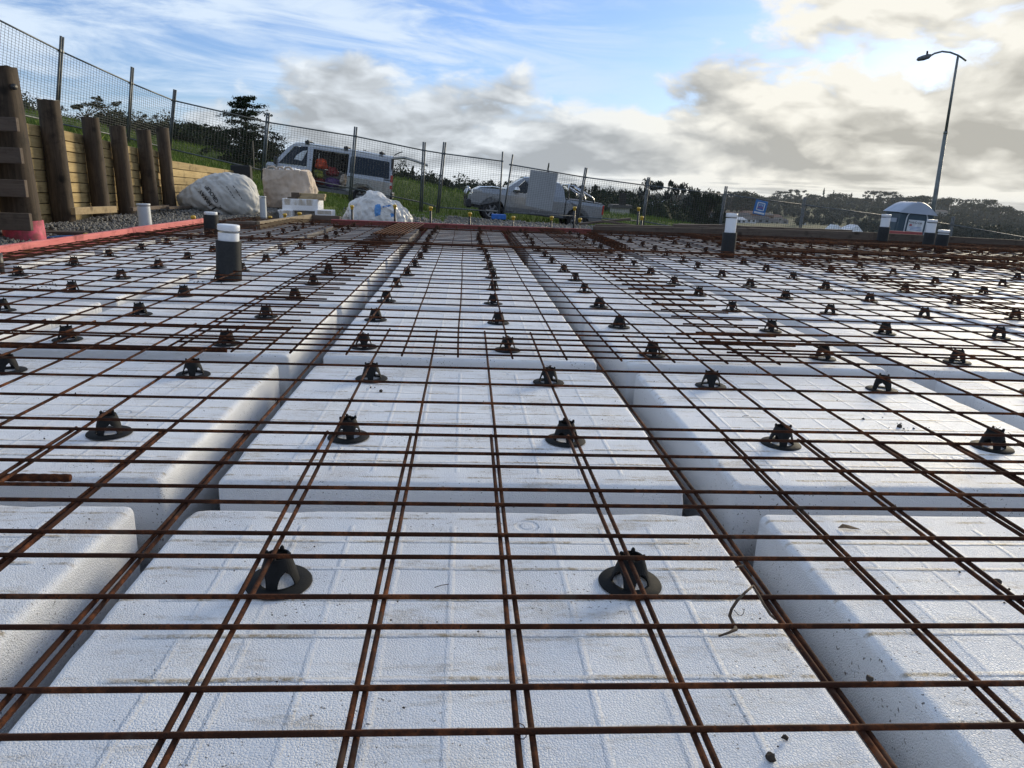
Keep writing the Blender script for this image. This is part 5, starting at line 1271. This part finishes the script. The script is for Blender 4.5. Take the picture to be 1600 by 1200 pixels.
for a in [(5, 1222, 299, 957, 22, 'umbrella-shaped ridge tree right of the blue sign'), (5, 1245, 297, 957, 26, 'loose ridge tree beside the umbrella-shaped one'), (0, 1273, 304, 986, 28, 'round ridge tree in front of the pointed ones'), (4, 1288, 295, 1000, 9, 'thin pointed ridge tree, tallest of the far spires'), (4, 1303, 298, 1000, 8, 'short thin spire on the ridge'), (0, 1310, 302, 986, 32, 'dense ridge tree between the thin spires'), (4, 1331, 302, 1000, 8, 'right thin spire on the ridge'), (0, 1338, 309, 1000, 30, 'low ridge tree right of the thin spires'), (5, 1367, 299, 928, 26, 'left of two tall ridge trees before the street lamp'), (5, 1390, 300, 928, 30, 'right of two tall ridge trees before the street lamp'), (0, 1420, 307, 957, 44, 'dense ridge tree above the portable toilet'), (1, 1450, 306, 957, 40, 'dense ridge tree behind the street lamp foot'), (0, 1482, 309, 957, 38, 'ridge tree right of the street lamp'), (5, 1511, 312, 928, 16, 'narrow ridge tree right of the street lamp'), (1, 1538, 311, 899, 34, 'high round ridge tree near the right edge'), (0, 1565, 322, 870, 40, 'sloping ridge tree near the right edge'), (1, 1592, 329, 870, 36, 'last ridge tree at the right edge'), (0, 1640, 332, 870, 60, 'ridge tree outside the right edge'), (1, 1355, 310, 971, 26, 'low tree left of the two tall ridge trees'), (1, 1200, 308, 957, 30, 'low ridge tree right above the blue sign')]:
    tree_px(a[0], a[1], a[2], a[3], a[4]*1.25, a[5], 'tree', G3)
# closed woodland on the slopes
def woodland(name, n, ylo, yhi, slo, shi, hmin, hmax, mt, keep, leafs=50, lsz=.085):
    rg = np.random.default_rng(len(name)+n); P = []; S = []
    V = []; Fx = []; nv = 0
    ico = bmesh.new(); bmesh.ops.create_icosphere(ico, subdivisions=2, radius=1); IV = np.array([v.co[:] for v in ico.verts]); IF = np.array([[v.index for v in f.verts] for f in ico.faces]); ico.free()
    IF = np.concatenate([IF, IF[:, 2:3]], 1)
    Vq = []; Fqs = []
    for k in range(n):
        y = ylo+(yhi-ylo)*rg.random(); s = slo+(shi-slo)*rg.random(); x = s*y
        if not keep(x, y, s): continue
        h = rg.uniform(hmin, hmax); w = h*rg.uniform(.40, .62); z = gz(x, y)-.5
        c = np.array([x, y, z+h*.50])
        v = IV*np.array([w*.40, w*.40, h*.30])*(.75+.4*rg.random((len(IV), 1))); Vq.append(v+c); Fqs.append(IF+nv); nv += len(IV)
        q = rg.normal(size=(leafs, 3)); q /= np.linalg.norm(q, axis=1)[:, None]; q[:, 2] = np.abs(q[:, 2])*1.2-.2; q *= rg.uniform(.5, 1.08, size=(leafs, 1))
        q *= np.array([w*.75, w*.75, h*.50]); LV, LF = leaf_quads(q+c, h*lsz, rg); Vq.append(LV); Fqs.append(LF+nv); nv += len(LV)
    # triangles of the inner body are stored as quads with a repeated corner: rebuild them properly
    V = np.concatenate(Vq); Fx = np.concatenate(Fqs); tri = Fx[:, 2] == Fx[:, 3]
    me = bpy.data.meshes.new(name); me.from_pydata(V.tolist(), [], [tuple(f[:3]) if t_ else tuple(f) for f, t_ in zip(Fx.tolist(), tri)]); me.materials.append(mt)
    o = link(name, me); tag(o, kind='stuff')
woodland('woodland_belt', 420, 100, 190, -.16, .36, 4.2, 6.6, M['leaf_dark'], lambda x, y, s: y > 118 or s < .30, 330, .030)
woodland('ridge_woodland', 2300, 600, 1120, .22, 1.0, 7, 11.5, M['leaf_far'], lambda x, y, s: noise.noise(Vector((x*.006, y*.006, 2))) > -.30 and (y > 640 or s > .5), 60, .075)
woodland('left_woodland', 100, 70, 120, -.85, -.31, 3.0, 4.8, M['leaf_dark'], lambda x, y, s: True, 420, .026)
woodland('valley_woodland', 500, 240, 600, .46, 1.0, 5, 9, M['leaf_far'], lambda x, y, s: noise.noise(Vector((x*.012, y*.012, 5))) > -.05 and (s > .55 or y > 420), 90, .06)

# ------------------------------------------------------------------ houses in the valley
M['wall_pale'] = simple('pale house wall', (.42, .40, .37), None, 3, .8); M['wall_brick'] = simple('brick house wall', (.24, .14, .10), None, 3, .85); M['wall_grey'] = simple('grey house wall', (.26, .27, .28), None, 3, .8)
M['roof_dark'] = simple('dark roof', (.07, .065, .065), (.09, .08, .075), 3, .7); M['roof_red'] = simple('brown tile roof', (.16, .085, .06), (.12, .065, .05), 3, .8); M['roof_white'] = simple('white roof', (.70, .71, .73), None, 3, .5)
def house(px, pbase, Y, w, dp, h, rh, wall_m, roof_m, label, rz=0., nwin=3, name='house', cat='house', floors=1):
    p = atY(px, pbase, Y); z = p.z
    t = thing(name, label, cat, (p.x, Y, z-1.5), (0, 0, rz), 'houses in the valley')
    m = MB(); m.box((0, dp/2, (h+1.5)/2), (w, dp, h+1.5)); m.build('wall', M[wall_m], t)
    m = MB(); o_ = .4; H = h+1.503
    if rh > .6: m.add([(-w/2-o_, -o_, H), (w/2+o_, -o_, H), (w/2+o_, dp+o_, H), (-w/2-o_, dp+o_, H), (-w/2+1, dp/2, H+rh), (w/2-1, dp/2, H+rh)], [(0, 1, 5, 4), (2, 3, 4, 5), (1, 2, 5), (3, 0, 4), (3, 2, 1, 0)])
    else: m.box((0, dp/2, H+.15), (w+.4, dp+.4, .3))
    m.build('roof', M[roof_m], t)
    for f in range(floors):
        for k in range(nwin):
            x = -w/2+w*(k+.5)/nwin; m = MB(); m.box((x, -.03, 1.5+1.5+f*2.9), (w/nwin*.45, .08, 1.2)); m.build('window', M['dark_interior'], t)
hl = [(1106, 349, 368, 7, 6, 3, 1.6, 'wall_pale', 'roof_white', 'small white-walled house left of the grey apartment block', 2), (1158, 350, 441, 6, 6, 2.6, 1.4, 'roof_white', 'roof_white', 'bright white little house right of the lone pipe top', 2), (1170, 349, 453, 9, 7, 2.4, 1.5, 'roof_white', 'roof_dark', 'white house with dark roof below the blue sign', 3), (1147, 342, 527, 14, 8, 3, 2, 'wall_brick', 'roof_red', 'brown brick house behind the lone pipe top', 4), (1176, 341, 539, 15, 8, 3.2, 2, 'wall_brick', 'roof_red', 'brown tiled house straight below the blue sign', 4), (1196, 343, 551, 14, 8, 3.2, 1.9, 'wall_brick', 'roof_dark', 'brown house with dark roof right of the blue sign', 4), (1211, 346, 559, 13, 8, 3.2, 2, 'wall_pale', 'roof_red', 'tan house in the cluster right of the blue sign', 3), (1188, 349, 478, 12, 7, 2.8, 1.8, 'wall_grey', 'roof_dark', 'grey house in the front row of the valley cluster', 3), (1206, 352, 490, 10, 7, 2.8, 1.7, 'wall_pale', 'roof_dark', 'pale house at the right end of the front row', 3), (1160, 344, 502, 12, 8, 3, 1.9, 'wall_pale', 'roof_dark', 'pale house in the middle of the valley cluster', 3), (1222, 350, 564, 9, 7, 2.6, 1.6, 'wall_grey', 'roof_dark', 'last grey house right of the valley cluster', 2),
      (1253, 352.5, 502, 5, 5, 1.8, .4, 'roof_white', 'roof_white', 'tiny bright white shed beside the thin fence post', 1), (1280, 357, 564, 16, 6, 1.8, .4, 'wall_pale', 'roof_dark', 'long low pale building right of the white shed', 4), (1300, 359, 576, 14, 6, 1.8, .4, 'wall_grey', 'roof_white', 'long low grey building left of the white tents', 4), (1322, 337, 686, 14, 8, 2.8, 1.6, 'wall_grey', 'roof_dark', 'grey house on the wooded slope above the white tents', 3), (1336, 340, 698, 12, 8, 2.8, 1.6, 'wall_pale', 'roof_dark', 'pale house on the wooded slope above the white tents', 3), (1468, 336, 662, 14, 8, 3, 1.6, 'wall_pale', 'roof_dark', 'pale house on the slope just right of the toilet roof', 3), (1035, 336, 135, 5, 4, 1.6, 1.0, 'roof_white', 'roof_white', 'tiny white shed at the edge of the grass field', 1)]
for px, pb, Y, w, dp, h, rh, wm, rm, lb, nw in hl: house(px, pb, Y, w, dp, h, rh, wm, rm, lb, RNG.uniform(-.25, .25), nw)
house(1130, 353, 330, 12.5, 10, 5.6, .4, 'wall_grey', 'roof_dark', 'grey apartment block with dark windows left of the lone pipe', .1, 4, 'apartment_block', 'apartment block', 2)
house(971, 337, 70, 1.5, 2, .7, .4, 'wall_pale', 'roof_dark', 'small pale shed in the grass right of the pickup', 0, 1, 'shed', 'shed')
for x0, pk, x1, yb, yp, lb in ((1305, 1313, 1323, 361, 352, 'left small white tent beyond the slab edge'), (1322, 1344, 1350, 361, 352, 'right larger white tent beyond the slab edge')):
    Y = 60.; a = atY(x0, yb+2, Y); b_ = atY(x1, yb+2, Y); c = atY(pk, yp, Y); m = MB()
    m.add([(0, 0, 0), (b_.x-a.x, 0, 0), (b_.x-a.x, 2.2, 0), (0, 2.2, 0), (c.x-a.x, .4, c.z-a.z), (c.x-a.x+.1, 1.9, c.z-a.z)], [(0, 1, 4), (1, 2, 5, 4), (2, 3, 5), (3, 0, 4, 5)])
    o = m.build('white_tent', M['roof_white'], None); o.location = a; tag(o, lb, 'tent')

# ------------------------------------------------------------------ grass
def grass(name, n, region, hmin, hmax, wd):
    rg = np.random.default_rng(len(name)*7+n); V = []; Fx = []
    k = 0
    while k < n:
        x, y = region(rg); z = gz(x, y)-.01; h = rg.uniform(hmin, hmax); a = rg.uniform(0, 3.14); dx, dy = math.cos(a)*wd/2, math.sin(a)*wd/2
        lx, ly = rg.normal(0, .28, 2)*h
        V += [(x-dx, y-dy, z), (x+dx, y+dy, z), (x+dx*.6+lx*.45, y+dy*.6+ly*.45, z+h*.6), (x+lx, y+ly, z+h)]; Fx.append((4*k, 4*k+1, 4*k+2, 4*k+3)); k += 1
    o = link(name, from_np(name, V, Fx, M['grass'])); tag(o, kind='stuff')
def rg_bank(rg):
    while True:
        x = rg.uniform(-13, -.6); y = rg.uniform(17.2, 26.4)
        if x < -.6 - (y < 20)*1.2: return x, y
grass('grass', 30000, rg_bank, .05, .15, .018)
grass('grass_behind_wall', 9000, lambda rg: (rg.uniform(-11, -5.3), rg.uniform(7.5, 20)), .08, .22, .018)
def rg_back(rg):
    y = 29.8+22*rg.random()**1.3; return rg.uniform(-.62, .52)*y, y
grass('long_grass', 60000, rg_back, .10, .27, .024)
# ------------------------------------------------------------------ damp air over the valley
m = MB(); m.box((0, 1900, -55), (7000, 5000, 150)); hz_ = m.build('haze', None, None); hm = bpy.data.materials.new('haze'); hm.use_nodes = True
ht = NT(hm.node_tree); vo_ = ht.n('ShaderNodeVolumePrincipled'); vo_.inputs['Density'].default_value = .00008; vo_.inputs['Color'].default_value = (.78, .86, .95, 1); vo_.inputs['Anisotropy'].default_value = .2
ht.nt.links.new(vo_.outputs[0], ht.n('ShaderNodeOutputMaterial').inputs['Volume']); hz_.data.materials.append(hm); tag(hz_, kind='stuff')
# ------------------------------------------------------------------ small litter on the pods
def clods(name, pts, mt):
    base = np.array([(1, 0, 0), (-1, 0, 0), (0, 1, 0), (0, -1, 0), (0, 0, 1), (0, 0, -.6)], float); fc = np.array([(0, 2, 4), (2, 1, 4), (1, 3, 4), (3, 0, 4), (2, 0, 5), (1, 2, 5), (3, 1, 5), (0, 3, 5)])
    V = []; Fx = []
    for k, (x, y, s) in enumerate(pts):
        v = base*(s*RNG.uniform(.5, 1.2, size=(6, 1))); a = RNG.uniform(0, 6.28); rot = np.array([[math.cos(a), -math.sin(a), 0], [math.sin(a), math.cos(a), 0], [0, 0, 1]])
        V.append(v @ rot.T+np.array([x, y, ZP+s*.4])); Fx.append(fc+6*k)
    o = link(name, from_np(name, np.concatenate(V), np.concatenate(Fx), mt)); tag(o, kind='stuff')
pts = []
for k in range(520):
    y = .55+7*RNG.random()**1.4; x = RNG.uniform(-.75, .95)*y
    if noise.noise(Vector((x*1.6, y*1.6, 8))) < -.05: continue
    pts.append((x, y, RNG.uniform(.0009, .0028)))
for px, py, n, s in ((20, 430, 30, .02), (290, 440, 40, .02), (60, 448, 30, .02), (592, 610, 6, .006), (1405, 668, 5, .007), (110, 620, 8, .005), (1310, 455, 30, .015), (1205, 1185, 3, .006), (1560, 915, 5, .006), (1420, 668, 10, .004), (90, 677, 4, .006)):
    c = atZ(px, py, ZP)
    for k in range(n): pts.append((c.x+RNG.normal(0, .03+s*3), c.y+RNG.normal(0, .03+s*2), RNG.uniform(.25, .9)*min(s, .009)))
def on_pod(x, y):
    return abs(((x-GX0)/PP+.5) % 1-.5) < .43 and abs(((y-GY0)/PPY+.5) % 1-.5) < .43
pts = [q for q in pts if on_pod(q[0], q[1])]
clods('dirt_crumbs', pts, M['clod'])
WIRE_TOP = .0165
for k, (px, py, s, lb) in enumerate(((1204, 1186, .0062, 'dark clod near the bottom edge right of centre'), (1558, 912, .007, 'dark clod beside the wire at the right edge'), (1405, 668, .008, 'dark clod on the right pod behind the row of chairs'), (1358, 1062, .0045, 'small dark clod caught on the wire over the right gap'), (595, 612, .006, 'dark clod beside the chair left of centre'))):
    zc_ = WIRE_TOP-.002 if px == 1358 else ZP
    c = atZ(px, py, zc_); bm = bmesh.new(); bmesh.ops.create_icosphere(bm, subdivisions=2, radius=s)
    for v in bm.verts: v.co *= 1+.5*noise.noise(v.co*260+Vector((k*3, 0, 0))); v.co.z *= .8
    me = bpy.data.meshes.new('dirt_clod'); bm.to_mesh(me); bm.free(); me.materials.append(M['clod']); o = link('dirt_clod', me, None, (c.x, c.y, zc_+s*.5)); tag(o, lb, 'dirt clod')
# twig caught in the mesh
tw = thing('twig', 'bent dry twig lying over the wires right of centre in the foreground', 'twig', atZ(1160, 960, .012)); org = Vector(tw.location)
def tp(lst): return [Vector(atZ(a, b_, z))-org for a, b_, z in lst]
m = MB(); m.tube(tp([(1177, 915, .022), (1165, 925, .02), (1152, 938, .017), (1143, 952, -.0), (1140, 962, -.012), (1146, 974, -.012), (1150, 983, .016), (1140, 988, .016), (1123, 994, .012)]), [.0016, .0021, .0024, .0023, .0026, .0026, .0028, .002, .0014], 7); m.build('main_stem', M['twig'], tw, True)
m = MB(); m.tube(tp([(1177, 915, .022), (1184, 927, .018), (1193, 944, .014), (1204, 961, .004), (1211, 967, 0), (1218, 967, -.004), (1224, 978, -.01)]), [.0016, .0020, .0020, .0019, .0019, .0017, .0006], 7); m.build('side_stem', M['twig'], tw, True)
m = MB(); m.tube(tp([(1147, 953, 0), (1153, 960, -.005), (1158, 962, -.005), (1162, 958, 0), (1163, 951, .005)]), .0006, 5); m.build('tendril', M['twig'], tw, True)
m = MB(); m.tube(tp([(1162, 884, .01), (1154, 885, .008), (1149, 887, .008)]), [.002, .0018, .0008], 6); m.build('twig_stub', M['twig'], tw, True)
c = atZ(1325, 826, ZP+.004); m = MB(); m.add([(-.02, .004, 0), (-.008, .010, .006), (.006, .008, .004), (.026, -.004, .001), (.004, -.003, .002), (-.010, -.003, .004)], [(0, 1, 4, 5), (1, 2, 3, 4)]); m.add([(-.02, .004, -.001), (-.008, .010, .005), (.006, .008, .003), (.026, -.004, .0), (.004, -.003, .001), (-.010, -.003, .003)], [(5, 4, 1, 0), (4, 3, 2, 1)])
o = m.build('dry_leaf', M['leaf_dry'], None); o.location = c; tag(o, 'small brown dry leaf on the near right pod', 'leaf')
for px, py, a, lb in ((690, 916, .35, 'short dark needle lying right of the front left chair'), (1165, 650, .6, 'thin wire scrap curling up by the mesh left of the fourth chair')):
    c = atZ(px, py, ZP+.002); m = MB(); m.tube([(-.012, -.004, 0), (0, 0, .002), (.012, .005, .001)], .0007, 5); o = m.build('twig_scrap', M['twig'], None); o.location = c; tag(o, lb, 'scrap')
